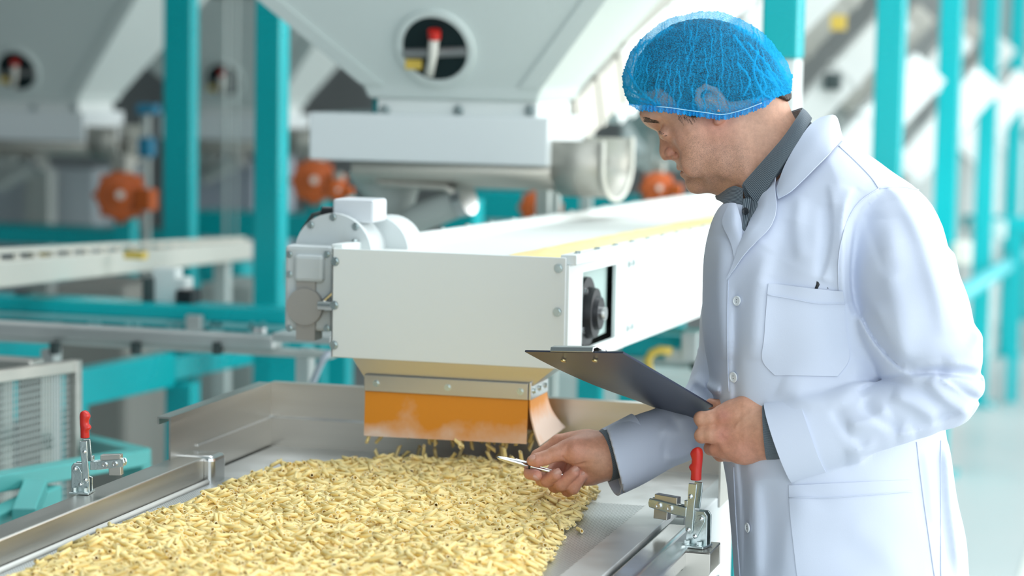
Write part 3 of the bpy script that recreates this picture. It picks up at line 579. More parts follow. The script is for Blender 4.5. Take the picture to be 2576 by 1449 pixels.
b = MB(); p = pz(802, 768, YG - .01); b.tube([p, p + np.array([.05, 0, 0])], .008, 14); b.tube([p + np.array([.0, 0, 0]), p + np.array([.03, 0, .028])], .003, 8); obj('tension_bolt', b, M_POLISH, gm, auto=.6)
# ------------------------------------------------------------------ machines behind
def bb(b, x0, y0, x1, y1, Y, d):   # box whose front face fills a pixel rectangle on the plane Y
    p, q = ony(x0, (y0 + y1) / 2, Y), ony(x1, (y0 + y1) / 2, Y); t, u = ony((x0 + x1) / 2, y0, Y), ony((x0 + x1) / 2, y1, Y)
    return b.box((p[0], Y, u[2]), (q[0], Y + d, t[2]))
def one(name, label, cat, rects, m, bev=.004, group=None, legs=(), floor=False):   # a single-mesh thing from rectangles (x0,y0,x1,y1,Y,d)
    b = MB()
    for r in rects: bb(b, *r)
    if floor:
        for i, v in enumerate(b.v[:4]): b.v[i] = (v[0], v[1], 0.0)
    o = tag(obj(name, b, m, bevel=bev), label, cat, group); Y = rects[0][4]
    for x in legs:
        q = ony(x, rects[0][3], Y); l = MB(); l.box((q[0] - .025, Y + .01, 0), (q[0] + .025, Y + .06, q[2] + .005)); obj('leg', l, m, o)
    return o
def bar(a, c, w, h):   # square bar between two points
    a, c = np.asarray(a, float), np.asarray(c, float); t = (c - a) / np.linalg.norm(c - a); s = np.cross(t, [0, 0, 1.0]); s /= np.linalg.norm(s); u = np.cross(s, t); P = []
    for p in (a, c): P += [p - s * w / 2 - u * h / 2, p + s * w / 2 - u * h / 2, p + s * w / 2 + u * h / 2, p - s * w / 2 + u * h / 2]
    return P, [(0, 1, 2, 3)[::-1], (4, 5, 6, 7), (0, 1, 5, 4), (1, 2, 6, 5), (2, 3, 7, 6), (3, 0, 4, 7)]

# steel posts --------------------------------------------------------
def post(p, w, z1, label, group=None, d=None, white=None):
    t = thing('steel_post', label, 'post', (float(p[0]), float(p[1]), 0), group); d = d or w
    b = MB(); b.box((p[0] - w / 2, p[1], .012 if white is None else white), (p[0] + w / 2, p[1] + d, z1)); obj('column', b, M_TEAL, t, bevel=.006)
    if white is not None: b = MB(); b.box((p[0] - w * .42, p[1] + .01, .012), (p[0] + w * .46, p[1] + d, white)); obj('white_sleeve', b, M_WHITE, t, bevel=.006)
    b = MB(); b.box((p[0] - w, p[1] - w * .5, 0), (p[0] + w, p[1] + d + w * .5, .012)); bp_ = obj('base_plate', b, M_TEAL, t, bevel=.002)
    for sx in (-1, 1): bolt(bp_, (p[0] + sx * w * .75, p[1] - w * .25, .012), (0, 0, 1), .012)
    return t
RX = at(2240, 300, 7.5)[0]; rowlab = ['teal steel post with a white lower sleeve behind the hairnet', 'first all-teal steel post behind the white coat', 'second all-teal steel post of the row along the walkway', 'third all-teal steel post of the row along the walkway', 'fourth all-teal steel post of the row along the walkway', 'fifth all-teal steel post of the row along the walkway']
Y1 = at(2240, 300, 7.5)[1]
for k in range(6): post((RX - .012, Y1 + 2.08 * (k - 1)) if k else at(1962, 70, 4.95), .088 if k else .076, 4.2, rowlab[k], 'posts along the walkway', d=.10, white=1.665 if k == 0 else None)
P1 = at(444, 500, 7.6); post(P1, .098, 4.2, 'teal post rising behind the pale cleated conveyor', None, d=.06)
P2 = at(678, 500, 6.3); post((P2[0] - .01, P2[1]), .072, 4.2, 'teal post rising beside the gear motor', None, d=.075)

# hoppers with porthole, feed trough and orange drive -----------------
YH = 5.0; O0 = ony(1085, 410, YH)
def L(x, y, Y=0.0): return ony(x, y, YH + Y)
def make_unit(idx):
    lab = ['pale hopper with a round porthole above the white conveyor', 'grey hopper whose porthole is cut by the picture edge beyond the teal posts', 'grey hopper seen between the two teal posts']
    t = thing('hopper', lab[0], 'hopper', tuple(map(float, O0)), 'hoppers with round portholes'); zb0 = L(1085, 250)[2]; zb1 = L(1085, 216)[2]; up = .42
    xl, xr = L(925, 250)[0], L(1352, 250)[0]
    def ring(g, z, f): return [(xl - g, YH - g * f, z), (xr + g, YH - g * f, z), (xr + g, YH + .34 + g, z), (xl - g, YH + .34 + g, z)]
    A, B_ = ring(0, zb0, .45), ring(.012, zb1, .45); gl, gr = up * 1.22, up * .86; C_ = [(xl - gl, YH - up * .43, zb1 + up), (xr + gr, YH - up * .43, zb1 + up), (xr + gr, YH + .34 + up * .3, zb1 + up), (xl - gl, YH + .34 + up * .3, zb1 + up)]
    b = MB(); b.add(A + B_ + C_, [(0, 1, 5, 4), (1, 2, 6, 5), (2, 3, 7, 6), (3, 0, 4, 7), (4, 5, 9, 8), (5, 6, 10, 9), (6, 7, 11, 10), (7, 4, 8, 11), (3, 2, 1, 0), (8, 9, 10, 11)]); body_ = obj('body', b, M_GREYW, t, bevel=.006)
    # raised edge flanges along the slopes
    for s, (p, q) in enumerate(((B_[0], C_[0]), (B_[1], C_[1]))):
        e = .05 if s == 0 else -.05; b = MB(); P = np.array(p), np.array(q); o = np.array([0, -.006, 0]); b.hexa([P[0] + o, P[0] + o + [e, 0, 0], P[0] + [e, .004, 0], P[0] + [0, .004, 0], P[1] + o, P[1] + o + [e, 0, 0], P[1] + [e, .004, 0], P[1] + [0, .004, 0]]); obj('edge_flange', b, M_GREYW, t)
    b = MB(); b.box((L(945, 255)[0], YH + .01, L(1085, 292)[2]), (L(1350, 255)[0], YH + .30, zb0)); obj('neck', b, M_WHITE, t, bevel=.004)
    b = MB(); b.box((L(785, 350)[0], YH - .02, L(1085, 409)[2]), (L(1385, 350)[0], YH + .32, L(1085, 289)[2])); fl_ = obj('slide_gate', b, mat('pale_blue_white_enamel', (.82, .87, .88), .45), t, bevel=.004)
    for q in (965, 1150, 1330): bolt(fl_, (L(q, 275)[0], YH + .01, L(q, 278)[2]), (0, -1, 0), .009)
    b = MB(); p = L(785, 342); b.tube([p + [0, .1, 0], p + [-.03, .1, 0]], .014, 12); obj('gate_knob', b, M_CREAM, t, auto=.6)
    b = MB(); b.box((L(916, 268)[0], YH + .06, L(930, 290)[2]), (L(946, 268)[0], YH + .16, L(930, 250)[2])); obj('side_bracket', b, M_TEAL, t)
    # porthole on the sloping face
    nrm = np.cross(np.array(B_[1]) - B_[0], np.array(C_[0]) - B_[0]); nrm /= np.linalg.norm(nrm); nrm = nrm if nrm[1] < 0 else -nrm
    r = ray(1096, 120); k = ((np.array(B_[0]) - CC) @ nrm) / (r @ nrm); c = CC + r * k; R = .078
    b = MB(); b.tube([c - nrm * .004, c + nrm * .010, c + nrm * .010, c + nrm * .004, c + nrm * .0022], [R * 1.16, R * 1.12, R * .96, R * .92, R * .9], 36, cap=False); ph_ = obj('porthole_ring', b, M_GREYW, t, auto=.6)
    b = MB(); b.tube([c + nrm * .001, c + nrm * .0055], R * .97, 36); obj('porthole_glass', b, mat('dark_sight_glass', (.008, .020, .022), .5, spec=.2), ph_, auto=.6)
    ex = np.array([1.0, 0, 0]); ey = np.cross(nrm, ex); ey = ey if ey[2] > 0 else -ey
    def on(x, y, h): return c + ex * x + ey * y + nrm * h
    b = MB(); b.tube([on(-.070, -.012, .008), on(.072, -.004, .008)], .011, 14); obj('cross_bar', b, mat('dull_bar', (.30, .31, .31), .4, .6), ph_, auto=.7)
    b = MB(); b.tube([on(.006, .034, .02), on(.0, -.01, .026), on(-.012, -.052, .03)], [.012, .010, .010], 12); obj('handle', b, M_CREAM, ph_, smooth=True)
    b = MB(); b.tube([on(.006, .030, .02), on(.008, .048, .02)], .014, 14); obj('red_cap', b, M_RED, ph_, auto=.6)
    b = MB(); b.box(on(-.068, -.045, .016) + [0, -.004, 0], on(-.030, -.022, .016) + [0, .004, 0]); obj('yellow_tag', b, M_YELLOW, ph_)
    # feed trough under the gate: U section closed by a lip
    tr = thing('feed_trough', 'dull steel U-shaped feed trough under the pale hopper', 'trough', tuple(map(float, O0 + [0, .1, -.05])), 'feed troughs under the hoppers')
    n_ = 16; yc = YH + .14; hw = .145
    def usec(x, zt_, zb_, f): return [(x, yc - hw, zt_)] + [(x, yc - hw * math.cos(math.pi * i / n_), zt_ - (zt_ - zb_) * (f + (1 - f) * math.sin(math.pi * i / n_))) for i in range(n_ + 1)] + [(x, yc + hw, zt_)]
    xa, xm, xb = L(885, 430)[0], L(1384, 430)[0], L(1512, 430)[0]; z0, z1, z2 = L(1085, 411)[2], L(1085, 478)[2], L(1085, 345)[2]; z3 = L(1085, 492)[2]
    def shell(name, S1, S2, closed, th): b = MB(); m_ = len(S1); b.add(S1 + S2, [(i, i + 1, m_ + i + 1, m_ + i) for i in range(m_ - 1)] + ([tuple(range(m_))] if closed else [])); o = obj(name, b, M_TROUGH, tr, auto=.5); s_ = o.modifiers.new('thickness', 'SOLIDIFY'); s_.thickness = th
    shell('trough_shell', usec(xa, z0, z1, .25), usec(xm, z0, z1, .25), True, .004); shell('open_end', usec(xm + .002, z2, z3, .45), usec(xb, z2, z3, .45), False, .003)
    b = MB(); E_ = usec(xb + .004, z2 + .002, z3 - .004, .45); b.tube(E_, .0055, 8); obj('end_rim', b, M_CREAM, tr, smooth=True)
    b = MB(); p, q = L(875, 405, .1), L(985, 560, .12); b.tube([L(960, 405, .15), L(985, 470, .15), L(1000, 560, .15)], [.085, .07, .03], 24); obj('cone_spout', b, M_GREY, tr, auto=.7)
    b = MB(); b.tube([L(985, 590, .1), L(1060, 545, .08), L(1165, 500, .06)], [.03, .034, .036], 20); obj('spout_pipe', b, M_GREY, tr, auto=.7)
    b = MB(); b.tube([L(1155, 503, .06), L(1178, 496, .055)], [.040, .040], 20); obj('pipe_rim', b, M_POLISH, tr, auto=.7)
    b = MB(); b.tube([L(905, 425, .03), L(960, 462, .03), L(1120, 472, .03), L(1150, 492, .03)], .008, 10); obj('conduit', b, M_TROUGH, tr, smooth=True)
    return t, tr
hop, trough = make_unit(0)
def drive(p, s, label, group):
    """orange vibration drive: ribbed round body, end cap, boxy foot"""
    t = thing('drive_motor', label, 'motor', tuple(map(float, p)), group); p = np.asarray(p, float); ax_ = np.array([.35, -.9, .1]); ax_ /= np.linalg.norm(ax_)
    b = MB(); b.tube([p + ax_ * s * q for q in (-.7, -.6, .15, .25, .3)], [s * .7, s * .8, s * .8, s * .74, s * .5], 22); hb_ = obj('housing', b, M_ORANGE, t, auto=.6)
    b = MB(); b.tube([p + ax_ * s * q for q in (.28, .40, .46)], [s * .42, s * .40, s * .2], 18); obj('end_cap', b, M_ORANGE, hb_, auto=.6)
    b = MB(); b.tube([p + ax_ * s * .45, p + ax_ * s * .52], s * .14, 10); obj('center_bolt', b, M_CREAM, hb_, auto=.6)
    for a in range(0, 360, 45):
        u = np.cross(ax_, [0, 0, 1.0]); u /= np.linalg.norm(u); v = np.cross(u, ax_); d = u * math.cos(math.radians(a)) + v * math.sin(math.radians(a)); b = MB(); b.tube([p + d * s * .82 - ax_ * s * .5, p + d * s * .82 + ax_ * s * .12], s * .10, 8); obj('rib', b, M_ORANGE, hb_, auto=.7)
    b = MB(); b.box(p + [s * .55, -s * .3, -s * .45], p + [s * 1.15, s * .3, s * .25]); obj('terminal_box', b, M_ORANGE, t, bevel=s * .06)
    b = MB(); b.box(p + [-s * .35, -s * .1, s * .5], p + [s * .25, s * .5, s * 1.3]); obj('mounting_foot', b, M_TROUGH, t, bevel=s * .05); b = MB(); b.box((p[0] - .03, p[1] + s * .1, 0), (p[0] + .03, p[1] + s * .1 + .06, p[2] - s * .4)); obj('pedestal', b, M_TEAL, t); return t
DR = 'orange drives under the hoppers'
drive(at(305, 492, 8.0), .105, 'round orange drive motor beyond the pale cleated conveyor', DR); drive(at(790, 455, 8.2), .095, 'round orange drive motor half hidden by the post beside the gear motor', DR)
drive(at(850, 478, 7.0), .040, 'small orange motor block just above the gear motor terminal box', DR); drive(at(1352, 522, 7.25), .065, 'orange motor peeking over the conveyor below the U-shaped trough', DR); drive(at(1655, 474, 7.0), .062, 'orange motor peeking over the conveyor in front of the face', DR)
for (px, Y, hl, tl) in ((45, 7.85, 'grey hopper with a dark porthole beyond the pale cleated conveyor', 'dull trough below the hopper beyond the pale cleated conveyor'), (560, 9.3, 'grey hopper with a dark porthole framed by the two teal posts', 'dull trough below the hopper framed by the two teal posts')):
    q = ony(px, 352, Y); h2 = copy_tree(hop); h2.location = q; h2['label'] = hl; t2 = copy_tree(trough); t2.location = Vector(tuple(map(float, q))) + (Vector(trough.location) - Vector(hop.location)); t2['label'] = tl

# cleated conveyor seen sideways --------------------------------------
def U(x, y, t): return at(x, y, 5.4 + 2.0 * t)
cc_ = thing('cleated_conveyor', 'pale cream cleated conveyor with a low guard rail running behind the teal beam', 'conveyor', tuple(map(float, at(300, 690, 6.3))))
b = MB(); P, F_ = bar(at(-60, 694, 5.2), at(612, 628, 7.4), .06, .058); b.add(P, F_); obj('frame', b, M_CREAM, cc_, bevel=.004)
b = MB(); P, F_ = bar(at(-60, 634, 5.2), at(612, 600, 7.4), .016, .012); b.add(P, F_); obj('guard_rail', b, M_CREAM, cc_)
for k in range(19):
    t = k / 18; a = at(-60, 645, 5.2) * (1 - t) + at(612, 604, 7.4) * t; c = at(-60, 672, 5.2) * (1 - t) + at(612, 615, 7.4) * t; b = MB(); P, F_ = bar(a, c + np.array([.001, 0, 0]), .014, .012); b.add(P, F_); obj('guard_post', b, M_CREAM, cc_)
for (x, y, w) in ((335, 643, 24), (96, 650, 18)): 
    Yq = at(x, y, 6.2)[1] - .2; b = MB(); bb(b, x - w, y - 9, x + w, y + 9, Yq, .03); obj('warning_tag', b, M_YELLOW, cc_)
for x in (560, -40):
    q = at(x, 650 if x > 100 else 715, 7.2 if x > 100 else 5.25); b = MB(); b.box((q[0] - .02, q[1] - .02, 0), (q[0] + .02, q[1] + .02, q[2])); obj('leg', b, M_GREYW, cc_)
one('sensor_bracket', 'white stepped bracket standing on the teal beam', 'bracket', [(382, 676, 440, 782, 5.18, .05), (440, 700, 466, 734, 5.18, .05)], M_WHITE)
one('control_box', 'small black control box behind the white stepped bracket', 'box', [(442, 730, 482, 776, 5.16, .06)], M_BLACK); one('cable_duct', 'black cable duct next to the white stepped bracket', 'duct', [(356, 700, 380, 774, 5.16, .05)], M_DARK); one('small_duct', 'short dark duct at the near end of the teal beam', 'duct', [(36, 735, 60, 770, 5.16, .05)], M_DARK)
one('teal_box', 'rounded teal motor box under the far end of the cleated conveyor', 'box', [(494, 658, 612, 716, 7.5, .12)], M_TEAL, .02, legs=(550,)); one('clamp_collar', 'grey clamp collar around the post beside the gear motor', 'collar', [(636, 650, 728, 712, 5.95, .12)], M_GREY)
one('grey_tank', 'low grey tank behind the white stepped bracket', 'tank', [(135, 715, 318, 770, 6.2, .3)], mat('brown_grey_tank', (.33, .32, .29), .5), .02, floor=True); one('grey_cabinet', 'low grey cabinet between the white bracket and the gear motor', 'cabinet', [(500, 716, 640, 786, 6.9, .3)], M_GREY, .01, floor=True)
# teal beam carrying a slotted guard and the aluminium rail in front of it
tb_ = thing('teal_beam', 'long teal beam with a slotted guard strip', 'beam', tuple(map(float, ony(350, 850, 5.1))))
Yt = 5.1; b = MB(); bb(b, -60, 764, 722, 800, Yt, .12); obj('box_beam', b, M_TEAL, tb_, bevel=.006)
b = MB(); bb(b, -60, 801, 722, 812, Yt - .012, .01); obj('upper_strip', b, mat('pale_teal_strip', (.22, .58, .60), .4), tb_); b = MB(); bb(b, -60, 840, 722, 850, Yt - .012, .01); obj('lower_strip', b, mat('pale_teal_strip', (.2, .5, .5), .4), tb_); b = MB(); bb(b, -60, 810, 722, 846, Yt + .01, .04); obj('back_panel', b, M_TEAL, tb_)
for x in (50, 136, 148, 226, 245, 322, 345, 426, 447, 535, 552, 632, 660): b = MB(); bb(b, x - 5, 811, x + 5, 841, Yt - .012, .01); obj('slot_web', b, mat('pale_teal_strip', (.2, .5, .5), .4), tb_)
b = MB(); bb(b, 466, 794, 506, 842, Yt - .03, .02); obj('joint_plate', b, M_ALU, tb_, bevel=.003)
for x in (-230, 716): q = ony(x, 840, Yt); b = MB(); b.box((q[0] - .04, Yt + .01, 0), (q[0] + .04, Yt + .09, q[2])); obj('leg', b, M_TEAL, tb_)
ar = thing('aluminium_rail', 'round edged aluminium rail in front of the teal beam', 'rail', tuple(map(float, ony(350, 860, 4.5)))); b = MB(); bb(b, -60, 828, 690, 862, 4.5, .05); obj('profile', b, M_ALU, ar, bevel=.006, seg=3); b = MB(); bb(b, -60, 863, 832, 880, 4.51, .04); obj('lower_profile', b, M_GREY, ar, bevel=.002)
for x in (133, 337, 543): b = MB(); bb(b, x - 9, 862, x + 9, 892, 4.49, .02); obj('hanger', b, M_DARK, ar)
b = MB(); bb(b, 684, 842, 834, 864, 4.3, .10); obj('end_shelf', b, M_ALU, ar, bevel=.002)
for x in (660, 645): b = MB(); p = ony(x, 838, 4.48); b.tube([p, p + np.array([0, 0, .012])], .009, 10); obj('adjuster', b, M_POLISH, ar, auto=.6)
for x in (118, ): q = ony(x, 880, 4.52); b = MB(); b.box((q[0] - .014, 4.52, 0), (q[0] + .014, 4.56, q[2])); obj('stand', b, M_ALU, ar)
q = ony(760, 880, 4.52); b = MB(); b.box((q[0] - .014, 4.52, 0), (q[0] + .014, 4.56, q[2])); obj('stand', b, M_ALU, ar)
# wide teal channel running off at an angle below the rail
tc_ = thing('teal_channel', 'broad teal channel beam running back below the aluminium rail', 'beam', tuple(map(float, at(420, 950, 5.6)))); b = MB(); P, F_ = bar(at(-80, 1030, 5.35), at(420, 928, 6.2), .05, .09); b.add(P, F_); P, F_ = bar(at(420, 928, 6.2), at(650, 882, 7.0), .05, .06); b.add(P, F_); obj('channel', b, M_TEAL, tc_, bevel=.004)
b = MB(); P, F_ = bar(at(-60, 900, 5.6), at(112, 878, 6.0), .05, .07); b.add(P, F_); obj('side_channel', b, M_TEAL, tc_)
q = at(446, 1100, 6.22); b = MB(); b.box((q[0] - .036, q[1], 0), (q[0] + .036, q[1] + .07, q[2] + .14)); obj('leg', b, M_TEAL, tc_, bevel=.004); q = at(683, 930, 6.9); b = MB(); b.box((q[0] - .045, q[1], 0), (q[0] + .045, q[1] + .07, q[2] + .03)); obj('leg', b, M_TEAL, tc_, bevel=.004)
q = at(150, 1000, 5.65); b = MB(); b.box((q[0] - .03, q[1] + .03, 0), (q[0] + .03, q[1] + .09, q[2] - .03)); obj('leg', b, M_TEAL, tc_)
# wire mesh guard in a steel frame
mg = thing('mesh_guard', 'steel framed wire mesh guard beside the side rail', 'guard', tuple(map(float, onz(100, 1400, 0.3)))); Ym = 4.05
a0, a1 = ony(-90, 958, Ym - .35), ony(186, 920, Ym); lo_ = .45
for nm, p, q in (('top_bar', a0, a1), ): b = MB(); P, F_ = bar(p, q, .022, .022); b.add(P, F_); obj(nm, b, M_STEELX, mg, bevel=.002)
b = MB(); b.box((a1[0] - .012, a1[1] - .012, lo_), (a1[0] + .012, a1[1] + .012, a1[2] + .011)); obj('upright', b, M_STEEL, mg, bevel=.002); b = MB(); P, F_ = bar((a0[0], a0[1], lo_), (a1[0], a1[1], lo_), .022, .022); b.add(P, F_); obj('bottom_bar', b, M_STEELX, mg)
wm = MB(); hz = a1[2] - lo_; dv_ = a1 - a0
for k in range(38): t = k / 38; p = a0 + dv_ * t; wm.box((p[0] - .0008, p[1] - .0008, lo_), (p[0] + .0008, p[1] + .0008, p[2]))
for k in range(50): z = lo_ + hz * k / 50; P, F_ = bar((a0[0], a0[1], z), (a1[0], a1[1], z), .0014, .0014); wm.add(P, F_)
wo = obj('wire_mesh', wm, M_GREY, mg); wo['kind'] = 'stuff'
one('steel_ledge', 'dull steel ledge lying behind the top of the mesh guard', 'ledge', [(-40, 905, 78, 938, 4.28, .06)], M_STEEL, legs=(-30, 70,))
one('steel_upright', 'slim grey upright standing behind the mesh guard', 'post', [(104, 884, 132, 1320, 4.75, .04)], M_GREY, floor=True)
# low teal frame next to the rail
tf = thing('teal_stand', 'low pale teal stand in front of the mesh guard', 'frame', tuple(map(float, onz(200, 1300, .6)))); M_PT = mat('worn_teal_paint', (.10, .46, .44), .4, noise=.1, nscale=9)
for p, q in ((at(-60, 1222, 4.0), at(355, 1148, 4.5)), (at(-60, 1330, 3.9), at(130, 1240, 4.2)), (at(355, 1148, 4.5), at(200, 1110, 5.0)), (at(60, 1300, 3.95), at(90, 1225, 4.1))):
    b = MB(); P, F_ = bar(p, q, .04, .03); b.add(P, F_); obj('frame_bar', b, M_PT, tf, bevel=.003)
for p in (at(345, 1152, 4.5), at(-50, 1228, 4.0)): b = MB(); b.box((p[0] - .02, p[1] - .02, 0), (p[0] + .02, p[1] + .02, p[2])); obj('leg', b, M_PT, tf)
# hose hanging by the conveyor head
b = MB(); b.tube([at(828, 884, 4.6), at(812, 905, 4.6), at(800, 930, 4.62), at(786, 965, 4.65), at(770, 1040, 4.7)], .007, 10); tag(obj('air_hose', b, mat('pale_hose', (.55, .60, .68), .4), smooth=True), 'pale air hose hanging below the aluminium rail', 'hose')

# dim cabinets and beams further back on the side of the dark wall ------
one('white_cabinet', 'pale cabinet with a grey door post beyond the orange drive', 'cabinet', [(-120, 418, 236, 590, 9.5, .5)], mat('pale_bluish_enamel', (.62, .68, .72), .5), .01, floor=True); one('cabinet_post', 'grey strip standing before the pale cabinet', 'post', [(62, 425, 122, 590, 9.35, .08)], M_GREY, floor=True)
one('far_cabinet', 'bluish grey cabinet framed by the two teal posts', 'cabinet', [(488, 402, 640, 545, 9.6, .5)], mat('blue_grey_enamel', (.40, .45, .52), .5), .01, floor=True); one('far_beam', 'dark teal beam running below the orange drive', 'beam', [(-120, 574, 420, 618, 8.2, .2)], M_TEAL, legs=(-100, 400,)); one('far_beam', 'dark teal beam seen between the posts above the teal motor box', 'beam', [(470, 536, 800, 600, 8.6, .2)], M_TEAL, legs=(480, 790,))
vs = thing('valve_stand', 'slim grey stand with two small blue valves above the orange drive', 'valve', tuple(map(float, ony(364, 420, 7.9)))); q = ony(364, 300, 7.93); b = MB(); b.box((q[0] - .012, 7.93, 0), (q[0] + .012, 7.955, ony(364, 262, 7.93)[2])); obj('pole', b, M_GREY, vs)
for r in ((340, 262, 392, 288), (344, 346, 380, 396)): b = MB(); bb(b, *r, 7.88, .05); obj('blue_valve', b, M_BLUE, vs, bevel=.01)
one('teal_block', 'teal upright below the spout pipe', 'post', [(1110, 505, 1190, 640, 6.0, .1)], M_TEAL, floor=True); one('teal_crossbeam', 'teal crossbeam behind the trough and spout pipe', 'beam', [(1180, 488, 1720, 560, 7.4, .1)], M_TEAL, legs=(1200, 1700,))
one('dark_screen', 'grey panel under the teal crossbeam', 'panel', [(1186, 540, 1420, 640, 7.8, .05)], M_GREY, floor=True)
for x, w_ in ((570, 9), (596, 6)): 
    p, q = at(x, -40, 9.0), at(x, 640, 9.0); b = MB(); b.tube([(p[0], p[1], q[2]), (p[0], p[1], p[2] + .5)], w_ * .0008, 10); tag(obj('hanging_cable', b, M_GREYW, smooth=True), ('thicker' if w_ > 7 else 'thinner') + ' pale cable hanging between the two teal posts', 'cable', 'cables hanging between the posts')
# slanting ducts behind the head ---------------------------------------
M_DUCT = mat('pale_duct', (.60, .62, .60), .45, noise=.04, nscale=3); M_DUCT2 = mat('grey_duct', (.38, .38, .34), .45, noise=.05, nscale=3)
def duct(a, c, r, m, label, square=None, group='slanting ducts'):
    t = thing('slanting_duct', label, 'duct', tuple(map(float, a)), group); a, c = np.asarray(a, float), np.asarray(c, float); b = MB()
    if square: P, F_ = bar(a, c, square, r * 2); b.add(P, F_)
    else: b.tube([a, c], r, 22)
    obj('pipe', b, m, t, auto=.7); e = (c - a) / np.linalg.norm(c - a)
    for k in (.08, .5, .92):
        p = a + (c - a) * k; b = MB()
        if square: P, F_ = bar(p - e * .012, p + e * .012, square * 1.08, r * 2.2); b.add(P, F_)
        else: b.tube([p - e * .012, p + e * .012], r * 1.14, 22)
        obj('joint_flange', b, m, t, auto=.7)
    l = a if a[2] < c[2] else c; b = MB(); b.box((l[0] - .015, l[1] - .015, 0), (l[0] + .015, l[1] + .015, l[2])); obj('support_leg', b, M_GREY, t); return t
duct(at(1372, 250, 5.6), at(1720, -55, 5.9), .028, M_DUCT2, 'dull round pipe slanting up along the pale hopper'); duct(at(1395, 320, 5.7), at(1530, 185, 6.0), .06, M_TROUGH, 'dull square duct slanting up behind the trough end', .10)
duct(at(1480, 240, 6.6), at(1830, -80, 7.0), .09, M_WHITE, 'white square duct slanting up beside the face', .16); duct(at(1640, 330, 7.5), at(2080, -120, 7.8), .10, M_DUCT, 'pale square duct slanting up behind the hairnet', .2)
one('white_chute', 'broad white chute panel behind the face', 'chute', [(1560, 245, 1900, 395, 8.0, .3)], M_WHITE, .02); one('grey_shelf', 'grey ledge under the white chute panel', 'shelf', [(1585, 395, 1900, 430, 8.0, .3)], M_GREY, .01, legs=(1880,))
dl = ['between the sleeved post and the first all-teal post', 'between the first and second all-teal posts', 'between the second and third all-teal posts', 'between the third and fourth all-teal posts']
for k, (xa, ya, xb, yb_, D) in enumerate(((1990, 330, 2260, 40, 8.4), (2210, 330, 2420, 90, 10.3), (2370, 300, 2530, 110, 12.4), (2460, 290, 2580, 140, 14.5))):
    for j, (dx, dy, m, nm) in enumerate(((0, 0, M_DUCT, 'pale'), (-110, -70, M_DUCT2, 'dull olive grey'), (70, 120, M_WHITE, 'white'))):
        s = 9.0 / D; dt = duct(at(xa + dx * s, ya + dy * s, D + .2 * j), at(xb + dx * s, yb_ + dy * s, D + .2 * j), .055 + .02 * (j == 2), m, '%s square duct slanting up %s' % (nm, dl[k]), .09)
        if j == 0:
            q = at((xa + xb) / 2 - 30, (ya + yb_) / 2 + 20, D - .05); b = MB(); b.box(q - .03, q + .03); obj('valve', b, M_DARK, dt, bevel=.008)
            if k == 0: q = at(2109, 57, D - .1); b = MB(); b.box(q - [.026, .01, .026], q + [.026, .01, .026]); obj('yellow_label', b, M_YELLOW, dt)
    y0 = 380 - 10 * k; one('white_tank', 'white tank standing ' + dl[k], 'tank', [(xa - 20, y0, xa + 180 * 9 / D, y0 + 180 * 9 / D, D + .8, .5)], M_WHITE, .03, 'white tanks beside the walkway', floor=True)
one('grey_wall_panel', 'grey machine panel behind the slanting ducts', 'panel', [(1990, -60, 2640, 420, 17.5, .2)], mat('mid_grey_panel', (.40, .43, .42), .5), floor=True)
# walkway railing and boxes beside the coat -----------------------------
rl = thing('walkway_railing', 'pale teal handrail fixed to the posts along the walkway beyond the coat', 'railing', tuple(map(float, at(2480, 900, 11)))); M_HR = mat('pale_teal_rail', (.10, .50, .54), .35)
ra, rc = onx(2392, 758, RX + .10), onx(2640, 600, RX + .10); b = MB(); b.tube([ra, rc], .035, 14); obj('handrail', b, M_HR, rl, smooth=True)
for k in (2, 3, 4):
    yy = Y1 + 2.08 * (k - 1) + .05; t = (yy - ra[1]) / (rc[1] - ra[1]); z = ra[2] + (rc[2] - ra[2]) * t; b = MB(); b.tube([(RX + .03, yy, z), (RX + .10, yy, z)], .014, 8); obj('rail_bracket', b, M_HR, rl)
one('rail_box', 'grey junction box on the walkway railing', 'box', [(2432, 556, 2528, 602, 11.78, .11)], M_GREYW, .01); one('rail_box', 'pale junction box low on the walkway railing beside the sleeve', 'box', [(2395, 610, 2440, 668, 9.6, .1)], M_CREAM, .01); one('cross_rail', 'teal crossbeam joining the posts along the walkway', 'beam', [(2420, 545, 2640, 580, 11.9, .1)], M_TEAL, legs=(2560,))
# frame and pneumatics under the conveyor -------------------------------
uf = thing('support_frame', 'teal support frame under the white conveyor beside the coat', 'frame', tuple(map(float, onz(1680, 1000, .6)))); Yu = 5.3
b = MB(); bb(b, 1560, 846, 1860, 905, Yu, .08); obj('cross_member', b, M_TEAL, uf, bevel=.004); b = MB(); bb(b, 1600, 828, 1860, 842, Yu - .03, .02); obj('upper_rail', b, M_PT, uf)
b = MB(); bb(b, 1560, 905, 1860, 925, Yu - .01, .05); obj('lower_rail', b, M_GREY, uf); q = ony(1590, 900, Yu)
for x in (1590, 1850): q = ony(x, 900, Yu); b = MB(); b.box((q[0] - .03, Yu, 0), (q[0] + .03, Yu + .06, q[2])); obj('leg', b, M_TEAL, uf)
one('valve_block', 'grey valve block on the teal support frame', 'valve', [(1712, 838, 1754, 912, 5.2, .05), (1670, 880, 1720, 912, 5.22, .04)], M_ALU, .004); one('drain_valve', 'dark drain valve under the grey valve block', 'valve', [(1734, 912, 1758, 934, 5.2, .04)], M_DARK, .006)
b = MB(); b.tube([at(1690, 884, 5.3), at(1660, 880, 5.3), at(1640, 888, 5.3), at(1630, 905, 5.3), at(1632, 930, 5.3), at(1640, 960, 5.3)], .010, 12); tag(obj('yellow_hose', b, M_YELLOW, smooth=True), 'curved yellow hose on the teal support frame', 'hose')
